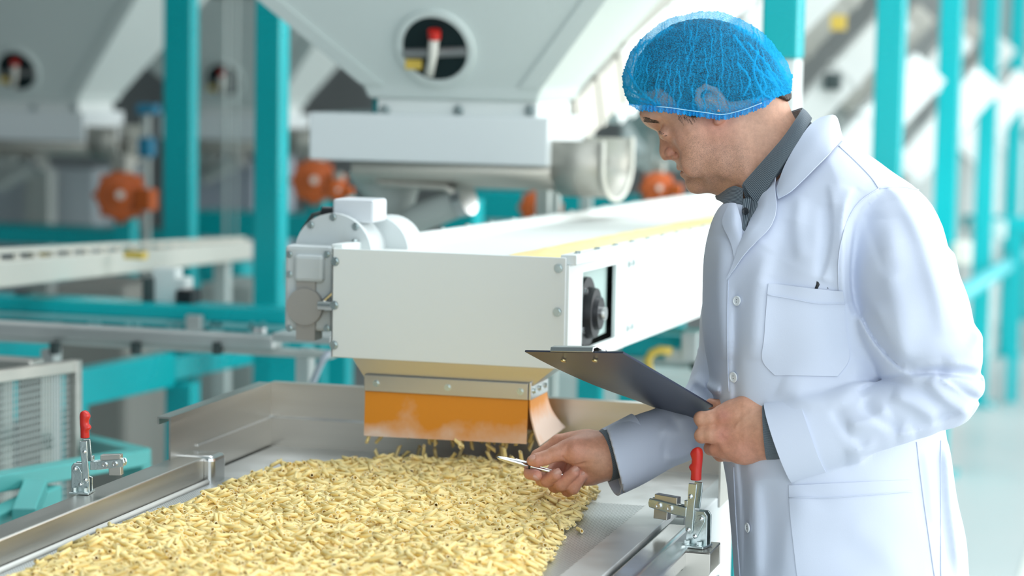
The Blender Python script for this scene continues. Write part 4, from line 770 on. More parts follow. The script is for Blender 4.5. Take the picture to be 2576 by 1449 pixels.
one('floor_cabinet', 'pale grey floor cabinet far under the conveyor', 'cabinet', [(1380, 935, 1840, 1100, 6.6, .4)], M_GREYW, .02, floor=True)
# ------------------------------------------------------------------ the inspector
def fabric(name, col, weave=900.0, bump=0.15, rough=0.85, stripes=None):
    m = bpy.data.materials.new(name); m.use_nodes = True; nt = m.node_tree; n = nt.nodes; b = n['Principled BSDF']; L = nt.links
    b.inputs['Base Color'].default_value = (*col, 1); b.inputs['Roughness'].default_value = rough; b.inputs['Specular IOR Level'].default_value = 0.2
    b.inputs['Sheen Weight'].default_value = 0.15
    tc = n.new('ShaderNodeTexCoord'); t = n.new('ShaderNodeTexNoise'); t.inputs['Scale'].default_value = weave; t.inputs['Detail'].default_value = 2
    L.new(tc.outputs['Object'], t.inputs['Vector']); bp = n.new('ShaderNodeBump'); bp.inputs['Strength'].default_value = bump; bp.inputs['Distance'].default_value = 0.001
    L.new(t.outputs['Fac'], bp.inputs['Height']); L.new(bp.outputs[0], b.inputs['Normal'])
    if stripes:
        at_ = n.new('ShaderNodeAttribute'); at_.attribute_name = 'tone'; sx = n.new('ShaderNodeSeparateColor'); L.new(at_.outputs['Color'], sx.inputs[0])
        mu = n.new('ShaderNodeMath'); mu.operation = 'MULTIPLY'; mu.inputs[1].default_value = stripes[0]; L.new(sx.outputs[0], mu.inputs[0])
        sn = n.new('ShaderNodeMath'); sn.operation = 'SINE'; L.new(mu.outputs[0], sn.inputs[0])
        mr = n.new('ShaderNodeMapRange'); mr.inputs['From Min'].default_value = -0.2; mr.inputs['From Max'].default_value = 0.9; L.new(sn.outputs[0], mr.inputs['Value'])
        mx = n.new('ShaderNodeMix'); mx.data_type = 'RGBA'; mx.inputs['A'].default_value = (*col, 1); mx.inputs['B'].default_value = (*stripes[1], 1)
        L.new(mr.outputs[0], mx.inputs['Factor']); L.new(mx.outputs['Result'], b.inputs['Base Color'])
    MATS[name] = m; return m
M_COAT = fabric('white_cotton_coat', (0.615, 0.665, 0.79), 700, 0.08)
M_SHIRT = fabric('striped_grey_shirt', (0.055, 0.075, 0.095), 900, 0.1, stripes=(2 * math.pi * 700, (0.24, 0.28, 0.31)))
M_TROUSER = fabric('dark_trouser_cloth', (0.03, 0.035, 0.05), 800, 0.1)
M_SHOE = mat('black_shoe_leather', (0.015, 0.014, 0.013), 0.35)
M_HAIR = mat('dark_brown_hair', (0.035, 0.024, 0.018), 0.6, noise=0.6, nscale=260, bump=0.8, bscale=240)
M_BUTTON = mat('white_button', (0.82, 0.85, 0.88), 0.25)
M_DBUTTON = mat('dark_button', (0.02, 0.024, 0.03), 0.3)
M_NAIL = mat('fingernail', (0.62, 0.34, 0.27), 0.3)

def skin_material():
    m = bpy.data.materials.new('skin'); m.use_nodes = True; nt = m.node_tree; n = nt.nodes; b = n['Principled BSDF']; L = nt.links
    a = n.new('ShaderNodeAttribute'); a.attribute_name = 'tone'
    tc = n.new('ShaderNodeTexCoord'); t = n.new('ShaderNodeTexNoise'); t.inputs['Scale'].default_value = 110; t.inputs['Detail'].default_value = 6; t.inputs['Roughness'].default_value = 0.7
    L.new(tc.outputs['Object'], t.inputs['Vector'])
    r = n.new('ShaderNodeMapRange'); r.inputs['From Min'].default_value = 0.3; r.inputs['From Max'].default_value = 0.7; r.inputs['To Min'].default_value = 0.86; r.inputs['To Max'].default_value = 1.1
    L.new(t.outputs['Fac'], r.inputs['Value']); v = n.new('ShaderNodeVectorMath'); v.operation = 'SCALE'; L.new(a.outputs['Color'], v.inputs[0]); L.new(r.outputs[0], v.inputs['Scale'])
    # stubble: fine dark dots, density from the alpha of the tone attribute
    vo = n.new('ShaderNodeTexNoise'); vo.inputs['Scale'].default_value = 900; vo.inputs['Detail'].default_value = 1; L.new(tc.outputs['Object'], vo.inputs['Vector'])
    lt = n.new('ShaderNodeMapRange'); lt.inputs['From Min'].default_value = 0.50; lt.inputs['From Max'].default_value = 0.62; L.new(vo.outputs['Fac'], lt.inputs['Value'])
    mm = n.new('ShaderNodeMath'); mm.operation = 'MULTIPLY'; L.new(lt.outputs[0], mm.inputs[0]); L.new(a.outputs['Alpha'], mm.inputs[1])
    mx = n.new('ShaderNodeMix'); mx.data_type = 'RGBA'; L.new(mm.outputs[0], mx.inputs['Factor']); L.new(v.outputs[0], mx.inputs['A']); mx.inputs['B'].default_value = (0.16, 0.10, 0.075, 1)
    L.new(mx.outputs['Result'], b.inputs['Base Color'])
    b.inputs['Roughness'].default_value = 0.46; b.inputs['Specular IOR Level'].default_value = 0.4
    b.inputs['Subsurface Weight'].default_value = 0.12; b.inputs['Subsurface Radius'].default_value = (0.008, 0.003, 0.002); b.inputs['Subsurface Scale'].default_value = 0.6
    bp = n.new('ShaderNodeBump'); bp.inputs['Strength'].default_value = 0.22; bp.inputs['Distance'].default_value = 0.001
    t3 = n.new('ShaderNodeTexNoise'); t3.inputs['Scale'].default_value = 420; t3.inputs['Detail'].default_value = 4; L.new(tc.outputs['Object'], t3.inputs['Vector'])
    L.new(t3.outputs['Fac'], bp.inputs['Height']); L.new(bp.outputs[0], b.inputs['Normal']); return m
M_SKIN = skin_material()
SKIN = np.array([0.64, 0.335, 0.222])

foot_c = to_world(C3(2110, 1450, 0.0)); PERSON_LOC = (float(foot_c[0]), float(foot_c[1]), 0.0)
person = thing('person', 'person in a white lab coat and blue hairnet holding a clipboard and pen', 'person', PERSON_LOC)

# ---- lab coat -----------------------------------------------------
def build_coat():
    V = Vol((0.02 + 0.09, -0.98, -0.33), (0.75, 0.30, 0.30), 0.0027)
    V.lo  # noqa
    torso = smooth_poly([(1818, 512), (1788, 560), (1770, 640), (1764, 740), (1770, 850), (1786, 980), (1806, 1100), (1826, 1220), (1838, 1340), (1846, 1450), (1858, 1700), (1870, 2100), (1900, 2330),
                         (2200, 2360), (2480, 2330), (2500, 2100), (2480, 1700), (2446, 1450), (2426, 1320), (2404, 1200), (2386, 1105), (2378, 1000), (2388, 860), (2392, 700), (2384, 600), (2350, 515),
                         (2300, 462), (2235, 420), (2170, 380), (2110, 352), (2040, 350), (1975, 400), (1905, 470), (1860, 505)], 3)
    inflate(V, torso, [(2000, 480, .12, .08), (2150, 470, .13, .09), (1850, 620, .13, .10), (2050, 650, .165, .16), (2300, 600, .13, .12), (2050, 900, .16, .16), (1850, 900, .15, .12), (2330, 950, .14, .14),
                       (2100, 1200, .16, .15), (1880, 1250, .15, .12), (2360, 1200, .14, .14), (2150, 1600, .19, .16), (2150, 2200, .21, .16)],
            w0=0.0, tilt=0.16, x0=C3(2060, 800)[0])
    # sleeve turned to the camera
    V.chain([(2205, 560, -.075, 100), (2252, 680, -.11, 140), (2292, 800, -.135, 140), (2335, 905, -.14, 128), (2362, 968, -.14, 112)], 0.010)
    V.chain([(2362, 968, -.14, 110), (2300, 1012, -.15, 90), (2200, 1046, -.155, 86), (2130, 1070, -.152, 88)], 0.003)
    # sleeve on the far side
    V.chain([(1900, 600, .10, 100), (1875, 800, .13, 100), (1835, 960, .12, 92)], 0.03)
    V.chain([(1835, 970, .12, 92), (1790, 1040, .09, 84), (1700, 1090, .05, 78)], 0.015)
    # open ends of the sleeves
    def cutplane(q1, q2, w): a, b = C3(*q1, w), C3(*q2, w); e = b - a; n = np.array([-e[1], e[0], 0]); return a, (n if n[0] < 0 else -n)
    V.sleeve_end(C3(2130, 1070, -.152), C3(1900, 1128, -.135), RP(88), RP(104), *cutplane((1934, 1016), (2000, 1212), -.14), C3(2080, 1085, -.15), C3(1880, 1122, -.135), RP(62), RP(84), 0.008)
    V.sleeve_end(C3(1700, 1090, .05), C3(1500, 1176, -.015), RP(78), RP(92), *cutplane((1522, 1082), (1565, 1242), -.01), C3(1660, 1108, .035), C3(1480, 1184, -.02), RP(52), RP(72), 0.008)
    ax, ay = V.ax[0], V.ax[1]; X, Y = np.meshgrid(ax, ay, indexing='ij')
    px = X / D0 * FPX + 1288; py = 724.5 - Y / D0 * FPX
    F = V.F; wmid = V.ax[2][None, None, :]
    # folds drawn over the cloth seen from the front: (polyline, height mm, width px, softness on the other side px)
    folds = [([(2205, 480), (2140, 540), (2116, 620), (2110, 700), (2120, 790)], -7, 9, 40), ([(2120, 560), (2106, 700), (2140, 820), (2190, 890), (2232, 926)], -7, 5, 18),
             ([(2225, 928), (2290, 924), (2360, 932), (2420, 946)], -12, 6, 22), ([(2240, 912), (2310, 905), (2370, 910), (2410, 922)], 4, 14, 10), ([(2290, 926), (2330, 950), (2385, 985), (2425, 998)], -6, 5, 18), ([(2230, 930), (2170, 952), (2110, 975)], -5, 8, 22),
             ([(2270, 940), (2310, 985), (2380, 1030)], 7, 14, 26), ([(2300, 935), (2350, 958), (2420, 985)], 8, 12, 22), ([(2190, 975), (2240, 1000), (2300, 1040)], 6, 16, 30), ([(2180, 1010), (2130, 1040), (2080, 1050)], 5, 14, 26),
             ([(2120, 990), (2150, 1030), (2210, 1060)], -5, 12, 26), ([(2050, 1010), (2080, 1060), (2130, 1100)], -3, 12, 26), ([(2240, 1060), (2160, 1095), (2080, 1120)], 4, 14, 30),
             ([(2225, 480), (2262, 600), (2290, 720), (2310, 840)], 5, 22, 40), ([(2300, 520), (2350, 640), (2380, 760), (2410, 860)], 3, 20, 40), ([(2170, 560), (2180, 680), (2200, 800), (2220, 900)], 6, 22, 36),
             ([(2260, 500), (2320, 560), (2360, 640)], -4, 18, 36), ([(2150, 540), (2160, 620), (2180, 700)], -4, 14, 26), ([(2420, 820), (2380, 880), (2310, 910)], 5, 22, 30),
             ([(2110, 480), (2085, 580), (2078, 680), (2092, 760)], 6, 16, 34), ([(2050, 520), (2040, 620), (2030, 700)], -4, 16, 34), ([(2130, 480), (2100, 540), (2092, 640), (2098, 740), (2120, 800)], -5, 7, 26), ([(1990, 500), (1975, 580), (1980, 660)], 3, 14, 22), ([(2060, 470), (2066, 560), (2050, 660), (2030, 710)], 4, 8, 26), ([(2150, 760), (2180, 840), (2215, 905)], 4, 10, 26), ([(2380, 1010), (2300, 1050), (2200, 1075)], 4, 8, 26), ([(2330, 1075), (2220, 1105), (2120, 1130)], -3, 6, 20),
             ([(1905, 640), (1880, 720), (1872, 800), (1868, 900)], 4, 22, 34), ([(1960, 560), (1930, 660), (1905, 720)], -3, 22, 40), ([(1800, 600), (1792, 700), (1798, 820), (1806, 900)], 4, 14, 26), ([(1830, 720), (1826, 860), (1830, 960), (1840, 1100), (1856, 1250), (1862, 1450)], -3, 6, 12),
             ([(1930, 960), (2000, 990), (2080, 970), (2130, 900)], 5, 26, 40), ([(2000, 1220), (1960, 1300), (1940, 1449)], 4, 26, 50), ([(1900, 1190), (1910, 1300), (1905, 1449)], -4, 20, 36),
             ([(2330, 1110), (2340, 1250), (2368, 1449)], -5, 9, 26), ([(2368, 1110), (2372, 1250), (2390, 1449)], 5, 14, 22), ([(2300, 1120), (2312, 1200), (2318, 1300)], 3, 16, 22), ([(2090, 1290), (2180, 1360), (2240, 1430)], 3, 30, 40),
             ([(1880, 1170), (1875, 1300), (1890, 1449)], 3, 16, 30),
             ([(1660, 1120), (1700, 1130), (1770, 1110)], -2, 14, 26), ([(1660, 1075), (1700, 1088), (1760, 1090)], 3, 16, 26), ([(1670, 1150), (1710, 1150), (1760, 1130)], 3, 14, 24), ([(1745, 985), (1770, 1000), (1800, 1010)], -4, 10, 16), ([(1756, 955), (1780, 975), (1800, 980)], 4, 10, 14), ([(1775, 1000), (1740, 1040), (1700, 1060)], 4, 14, 22)]
    disp = np.zeros_like(X)
    for P, a, s1, s2 in folds:
        P = smooth_poly(P, 4, False); lo, hi = P.min(0) - 3 * s2, P.max(0) + 3 * s2
        i0, i1 = np.searchsorted(px[:, 0], [lo[0], hi[0]]); j = np.where((py[0] > lo[1]) & (py[0] < hi[1]))[0]
        if i1 <= i0 or len(j) == 0: continue
        sl = (slice(i0, i1), slice(j[0], j[-1] + 1)); d, sg, t = line_sd(px[sl], py[sl], P)
        s = np.where(sg > 0, s1, s2); disp[sl] += 1.5 * a * 1e-3 * np.exp(-(d / s) ** 2) * np.clip(np.minimum(t, 1 - t) * 5, 0, 1) ** 0.7
    rs = np.random.RandomState(4)
    for k in range(26):   # faint creasing
        a, b, c = rs.uniform(-1, 1), rs.uniform(-1, 1), rs.uniform(0, 6.28); fr = rs.uniform(0.012, 0.05); disp += 0.00035 * np.sin((a * px + b * py) * fr + c + 1.5 * np.sin(px * 0.01 + k))
    fr_ = V.front(); fr_ = np.where(np.isnan(fr_), 0.3, fr_)
    near = np.clip(1 - (wmid - fr_[..., None]) / 0.10, 0, 1)
    V.F = (F - disp[..., None] * near).astype(np.float32)
    # neck opening and hem
    V.cone(C3(1880, 540, -.03), C3(1985, 330, 0.0), RP(52), RP(105), 0.01, 's')
    V.cone(C3(1866, 612, -.13), C3(1880, 560, -.11), RP(4), RP(20), 0.004, 's'); V.cone(C3(1880, 560, -.11), C3(1888, 515, -.085), RP(20), RP(34), 0.006, 's')
    V.half(C3(2200, 2290), (0, -1, 0))
    return V
COAT = build_coat(); COAT_FRONT = COAT.front()
cv, cq = COAT.nets(1); coat = quad_mesh('lab_coat', cv, cq, M_COAT, person, 'white cotton lab coat with notched lapels')

def coat_pt(px, py, off=0.0, f=None):
    """point of the coat's front seen at a pixel, lifted along the surface normal"""
    w = -0.1; Fr = COAT_FRONT if f is None else f
    for _ in range(6):
        p = C3(px, py, w); i = (p[0] - COAT.lo[0]) / COAT.h; j = (p[1] - COAT.lo[1]) / COAT.h
        i0, j0 = int(np.clip(i, 0, Fr.shape[0] - 2)), int(np.clip(j, 0, Fr.shape[1] - 2)); a, b = i - i0, j - j0
        q = [Fr[i0, j0], Fr[i0 + 1, j0], Fr[i0, j0 + 1], Fr[i0 + 1, j0 + 1]]; ww = np.array([(1 - a) * (1 - b), a * (1 - b), (1 - a) * b, a * b]); ok = ~np.isnan(q)
        if not ok.any(): break
        w = float((np.array(q)[ok] * ww[ok]).sum() / (ww[ok].sum() + 1e-9)) if ww[ok].sum() > 1e-6 else float(np.nanmean(q))
    p = C3(px, py, w)
    if off:
        g = [int(np.clip(round((p[a] - COAT.lo[a]) / COAT.h), 3, COAT.F.shape[a] - 4)) for a in range(3)]; F = COAT.F
        n = np.array([F[g[0] + 3, g[1], g[2]] - F[g[0] - 3, g[1], g[2]], F[g[0], g[1] + 3, g[2]] - F[g[0], g[1] - 3, g[2]], F[g[0], g[1], g[2] + 3] - F[g[0], g[1], g[2] - 3]], float)
        n /= np.linalg.norm(n) + 1e-9
        if n[2] > -0.15: n[2] = -0.15; n /= np.linalg.norm(n)
        p = p + n * off
    return p
def resample(P, n):
    P = smooth_poly(np.asarray(P, float), 6, False); L = np.r_[0, np.cumsum(np.linalg.norm(np.diff(P, axis=0), axis=1))]; s = np.linspace(0, L[-1], n)
    return np.stack([np.interp(s, L, P[:, k]) for k in range(P.shape[1])], 1)
def cloth_patch(name, A, B, nu, nv, off, th, m, parent, lift=None, label=None, relax=1, straight=False):
    """flap between two pixel curves A and B laid over the coat; off = gap above the cloth (m), lift(u,v) adds to it"""
    if straight:
        A, B = [np.stack([np.interp(np.linspace(0, 1, nu), np.linspace(0, 1, len(Q)), np.asarray(Q, float)[:, k]) for k in (0, 1)], 1) for Q in (A, B)]
    else: A, B = resample(A, nu), resample(B, nu)
    G = np.zeros((nu, nv, 3))
    for i in range(nu):
        for j in range(nv):
            v = j / (nv - 1); q = A[i] * (1 - v) + B[i] * v; G[i, j] = coat_pt(q[0], q[1], off + (lift(i / (nu - 1), v) if lift else 0))
    for _ in range(relax):
        H = G.copy(); H[1:-1, 1:-1] = (G[:-2, 1:-1] + G[2:, 1:-1] + G[1:-1, :-2] + G[1:-1, 2:]) / 4; H[0, 1:-1] = (G[0, :-2] + G[0, 2:]) / 2; H[-1, 1:-1] = (G[-1, :-2] + G[-1, 2:]) / 2
        H[1:-1, 0] = (G[:-2, 0] + G[2:, 0]) / 2; H[1:-1, -1] = (G[:-2, -1] + G[2:, -1]) / 2; G = H
    W = to_world(G); du = np.gradient(W, axis=0); dv = np.gradient(W, axis=1); N = np.cross(du, dv)
    if (N.reshape(-1, 3).mean(0) @ CF) > 0: W = W[:, ::-1]
    b = MB(); b.sheet(W, th); o = obj(name, b, m, parent, auto=0.9, label=label); return o
def seam(name, P, off, r, parent, m=M_COAT):
    pts = [to_world(coat_pt(q[0], q[1], off)) for q in resample(P, max(6, int(len(P) * 5)))]; b = MB(); b.tube(pts, r, 6); return obj(name, b, m, parent, smooth=True)

# collar and lapels
cloth_patch('lapel', [(1956, 448), (1957, 497), (1958, 537), (1938, 582), (1897, 622), (1866, 658), (1832, 704)], [(1946, 462), (1926, 490), (1908, 522), (1890, 556), (1868, 604), (1850, 660), (1831, 704)], 26, 12, 0.004, 0.0018, M_COAT, coat,
            lift=lambda u, v: 0.007 * (1 - v) * math.sin(math.pi * min(1, u * 1.15)) + 0.002)
cloth_patch('far_lapel', [(1838, 516), (1824, 548), (1821, 566), (1834, 592), (1846, 626), (1850, 658)], [(1850, 518), (1856, 545), (1862, 570), (1868, 604), (1862, 636), (1851, 660)], 18, 7, 0.004, 0.0018, M_COAT, coat, label='lapel on the far side of the chest')
# pockets
cloth_patch('breast_pocket', [(1932, 714), (1926, 790), (1921, 860), (1917, 906), (1950, 944)], [(2119, 732), (2124, 790), (2129, 850), (2136, 905), (2106, 947)], 26, 24, 0.0022, 0.0016, M_COAT, coat, lift=lambda u, v: 0.003 * max(0, 1 - 5 * u) * math.sin(math.pi * v))
cloth_patch('hip_pocket', [(1985, 1220), (1990, 1300), (1998, 1380), (2010, 1470), (2040, 1560)], [(2287, 1207), (2300, 1290), (2314, 1370), (2328, 1460), (2330, 1560)], 26, 26, 0.0022, 0.0016, M_COAT, coat)
# stitched hems of the pockets and edges that show as lines
for P in ([(1929, 742), (1990, 752), (2060, 764), (2122, 762)], [(1987, 1252), (2080, 1252), (2190, 1244), (2292, 1236)], ):
    seam('stitch_line', P, 0.0042, 0.0006, coat)
for P in ([(2210, 475), (2165, 505), (2135, 548), (2118, 600), (2109, 660), (2110, 730)], [(2110, 368), (2150, 405), (2190, 446), (2210, 475)], [(2210, 475), (2262, 470), (2310, 478)], [(1832, 704), (1830, 800), (1831, 900), (1834, 985)], [(1846, 1175), (1852, 1300), (1862, 1449)], [(2305, 1112), (2322, 1250), (2350, 1449)], [(2366, 1108), (2366, 1250), (2366, 1449)]):
    seam('seam', P, 0.0006, 0.0009, coat)
# turned cuffs
def cuff_ring(name, c0, c1, r0, r1, flat, wc0, wc1, th, m, parent, cut=None, n=40, rows=8, stripes=False, label=None):
    a, b = C3(*c0, wc0), C3(*c1, wc1); e = (b - a); L = np.linalg.norm(e); e /= L; up = np.array([-e[1], e[0], 0.0]); up /= np.linalg.norm(up); side = np.cross(e, up)
    G = np.zeros((n + 1, rows, 3)); sk = cut or 0.0
    for i in range(n + 1):
        ph = 2 * math.pi * i / n
        for j in range(rows):
            v = j / (rows - 1); r = RP(r0 * (1 - v) + r1 * v); s = math.sin(ph)
            G[i, j] = a + e * (v * L + sk * s * r) + up * r * s + side * r * flat * math.cos(ph)
    W = to_world(G); bm_ = MB(); bm_.sheet(W, th); o = obj(name, bm_, m, parent, auto=1.0, label=label)
    if stripes:
        ca = o.data.color_attributes.new('tone', 'FLOAT_COLOR', 'POINT'); k = (n + 1) * rows
        for q in range(2 * k): i = (q % k) // rows; ca.data[q].color = (2 * math.pi * RP(r0) * i / n, 0, 0, 1)
    return o
def loft(name, curves, nu, nv, th, m, parent, label=None, cross=False, flip=None, stripes=False):
    """sheet through several curves given as (px, py, w) points"""
    C = np.array([resample([C3(*q) for q in c], nu) for c in curves]); T = np.linspace(0, len(C) - 1, nv)
    R = smooth_poly(C.reshape(len(C), -1), 8, False); ts = np.linspace(0, len(C) - 1, len(R)); G = np.stack([np.interp(T, ts, R[:, k]) for k in range(R.shape[1])], 1).reshape(nv, nu, 3)
    W = to_world(G); n = np.cross(np.gradient(W, axis=0), np.gradient(W, axis=1)).reshape(-1, 3).mean(0)
    if n @ CF > 0: W = W[:, ::-1]; 
    b = MB(); b.sheet(W, th); o = obj(name, b, m, parent, auto=1.1, label=label)
    if stripes:
        ca = o.data.color_attributes.new('tone', 'FLOAT_COLOR', 'POINT'); k = nv * nu; wid = np.linalg.norm(W[-1] - W[0], axis=1).mean(); L = np.linalg.norm(np.diff(W[:, :], axis=1), axis=2).mean() * (nu - 1)
        for q in range(2 * k): i, j = divmod(q % k, nu); ca.data[q].color = ((L * j / nu) if cross else wid * i / nv, 0, 0, 1)
    return o
loft('collar', [[(1953, 474, -.092), (1972, 420, -.086), (2000, 368, -.080), (2034, 318, -.062), (2062, 296, -.025), (2074, 294, .02), (2060, 300, .07)],
                [(1955, 490, -.104), (1984, 446, -.104), (2020, 396, -.100), (2062, 340, -.084), (2098, 296, -.040), (2104, 296, .02), (2080, 306, .08)],
                [(1957, 499, -.108), (1986, 483, -.116), (2014, 458, -.117), (2050, 422, -.115), (2094, 378, -.102), (2118, 352, -.046), (2124, 346, .02)]], 34, 12, .002, M_COAT, coat)
cuff_ring('cuff', (1958, 1113), (2046, 1090), 103, 100, 1.0, -.137, -.146, .0022, M_COAT, coat, -.07)
cuff_ring('cuff', (1534, 1163), (1608, 1125), 85, 85, 0.95, .010, .022, .0022, M_COAT, coat, .22)
# shirt: collar, front and cuffs show
shirt = loft('shirt', [[(1838, 500, -.035), (1842, 530, -.055), (1850, 570, -.085), (1860, 612, -.108)], [(1868, 500, -.056), (1870, 530, -.074), (1870, 570, -.094), (1868, 612, -.112)], [(1918, 486, -.07), (1912, 520, -.085), (1900, 560, -.100), (1876, 612, -.114)]], 24, 16, .002, M_SHIRT, person, 'grey pinstriped shirt under the coat', stripes=True)
loft('collar_leaf', [[(1869, 460, -.050), (1924, 398, -.060), (1969, 346, -.058), (2000, 302, -.044), (2018, 274, -.008), (2012, 272, .04), (1985, 282, .08)],
                     [(1884, 488, -.066), (1936, 420, -.076), (1977, 364, -.074), (2016, 308, -.056), (2030, 284, -.012), (2026, 282, .045), (2000, 292, .09)],
                     [(1905, 516, -.076), (1950, 444, -.086), (1988, 386, -.084), (2028, 324, -.064), (2042, 300, -.014), (2038, 297, .045), (2010, 305, .09)]], 36, 12, .0018, M_SHIRT, shirt, stripes=True)
loft('collar_stand', [[(1866, 466, -.044), (1924, 402, -.055), (1969, 350, -.053), (1999, 306, -.040), (2015, 278, -.006), (2009, 276, .038), (1982, 286, .076)], [(1880, 520, -.055), (1930, 470, -.07), (1985, 410, -.07), (2030, 350, -.05), (2048, 320, -.006), (2040, 318, .04), (2010, 325, .08)]], 30, 6, .0015, M_SHIRT, shirt, stripes=True)
loft('collar_leaf', [[(1868, 474, -.050), (1846, 468, -.030), (1818, 480, 0.0), (1802, 488, .03)], [(1867, 498, -.060), (1844, 492, -.042), (1815, 494, -.010), (1799, 494, .028)], [(1866, 517, -.066), (1838, 515, -.052), (1812, 506, -.02), (1802, 502, .02)]], 16, 8, .0018, M_SHIRT, shirt, label='far side of the shirt collar in shade', stripes=True)
loft('placket', [[(1872, 500, -.078), (1869, 530, -.085), (1867, 570, -.101), (1864, 606, -.114)], [(1890, 500, -.082), (1884, 540, -.092), (1876, 575, -.104), (1867, 606, -.115)]], 18, 4, .0012, M_SHIRT, shirt, stripes=True)
cuff_ring('shirt_cuff', (1924, 1087), (1990, 1080), 67, 72, 1.0, -.134, -.14, .0018, M_SHIRT, shirt, 0.04, stripes=True)
cuff_ring('shirt_cuff', (1519, 1148), (1590, 1122), 65, 66, 1.0, .004, .016, .0018, M_SHIRT, shirt, .12, stripes=True)
# buttons
def button(px, py, r, m, parent, off=0.002, tilt=None):
    p = coat_pt(px, py, off); q1, q2, q3 = coat_pt(px + 12, py, off), coat_pt(px - 12, py, off), coat_pt(px, py + 12, off)
    n = np.cross(q1 - q2, q3 - p); n /= np.linalg.norm(n); n = n if n[2] < 0 else -n
    w = to_world(p); nw = n[0] * CR + n[1] * CU + n[2] * CF; b = MB(); r = RP(r, p[2]); b.tube([w, w + nw * 0.0012, w + nw * 0.0022, w + nw * 0.0024, w + nw * 0.0016], [r * 0.9, r, r * 0.94, r * 0.75, r * 0.66], 24)
    o = obj('button', b, m, parent, auto=0.7)
    up = CU - nw * (CU @ nw); up /= np.linalg.norm(up); sd = np.cross(nw, up)
    for k in (-1, 1):
        h = MB(); h.cyl(w + up * k * r * 0.22 + nw * 0.0014, w + up * k * r * 0.22 + nw * 0.0019, r * 0.09, 8); obj('thread_hole', h, M_DARK, o)
    return o
button(1857, 757, 13, M_BUTTON, coat); button(1849, 948, 14, M_BUTTON, coat); button(1885, 1327, 13, M_BUTTON, coat)

_p = to_world(C3(1877, 531, -.093)); _n = np.array(-CF * .8 - CR * .5); _n /= np.linalg.norm(_n); _b = MB(); _b.tube([_p, _p + _n * .0016, _p + _n * .0024, _p + _n * .0016], [.0048, .0052, .0044, .0034], 18); obj('shirt_button', _b, M_DBUTTON, shirt, auto=.7)
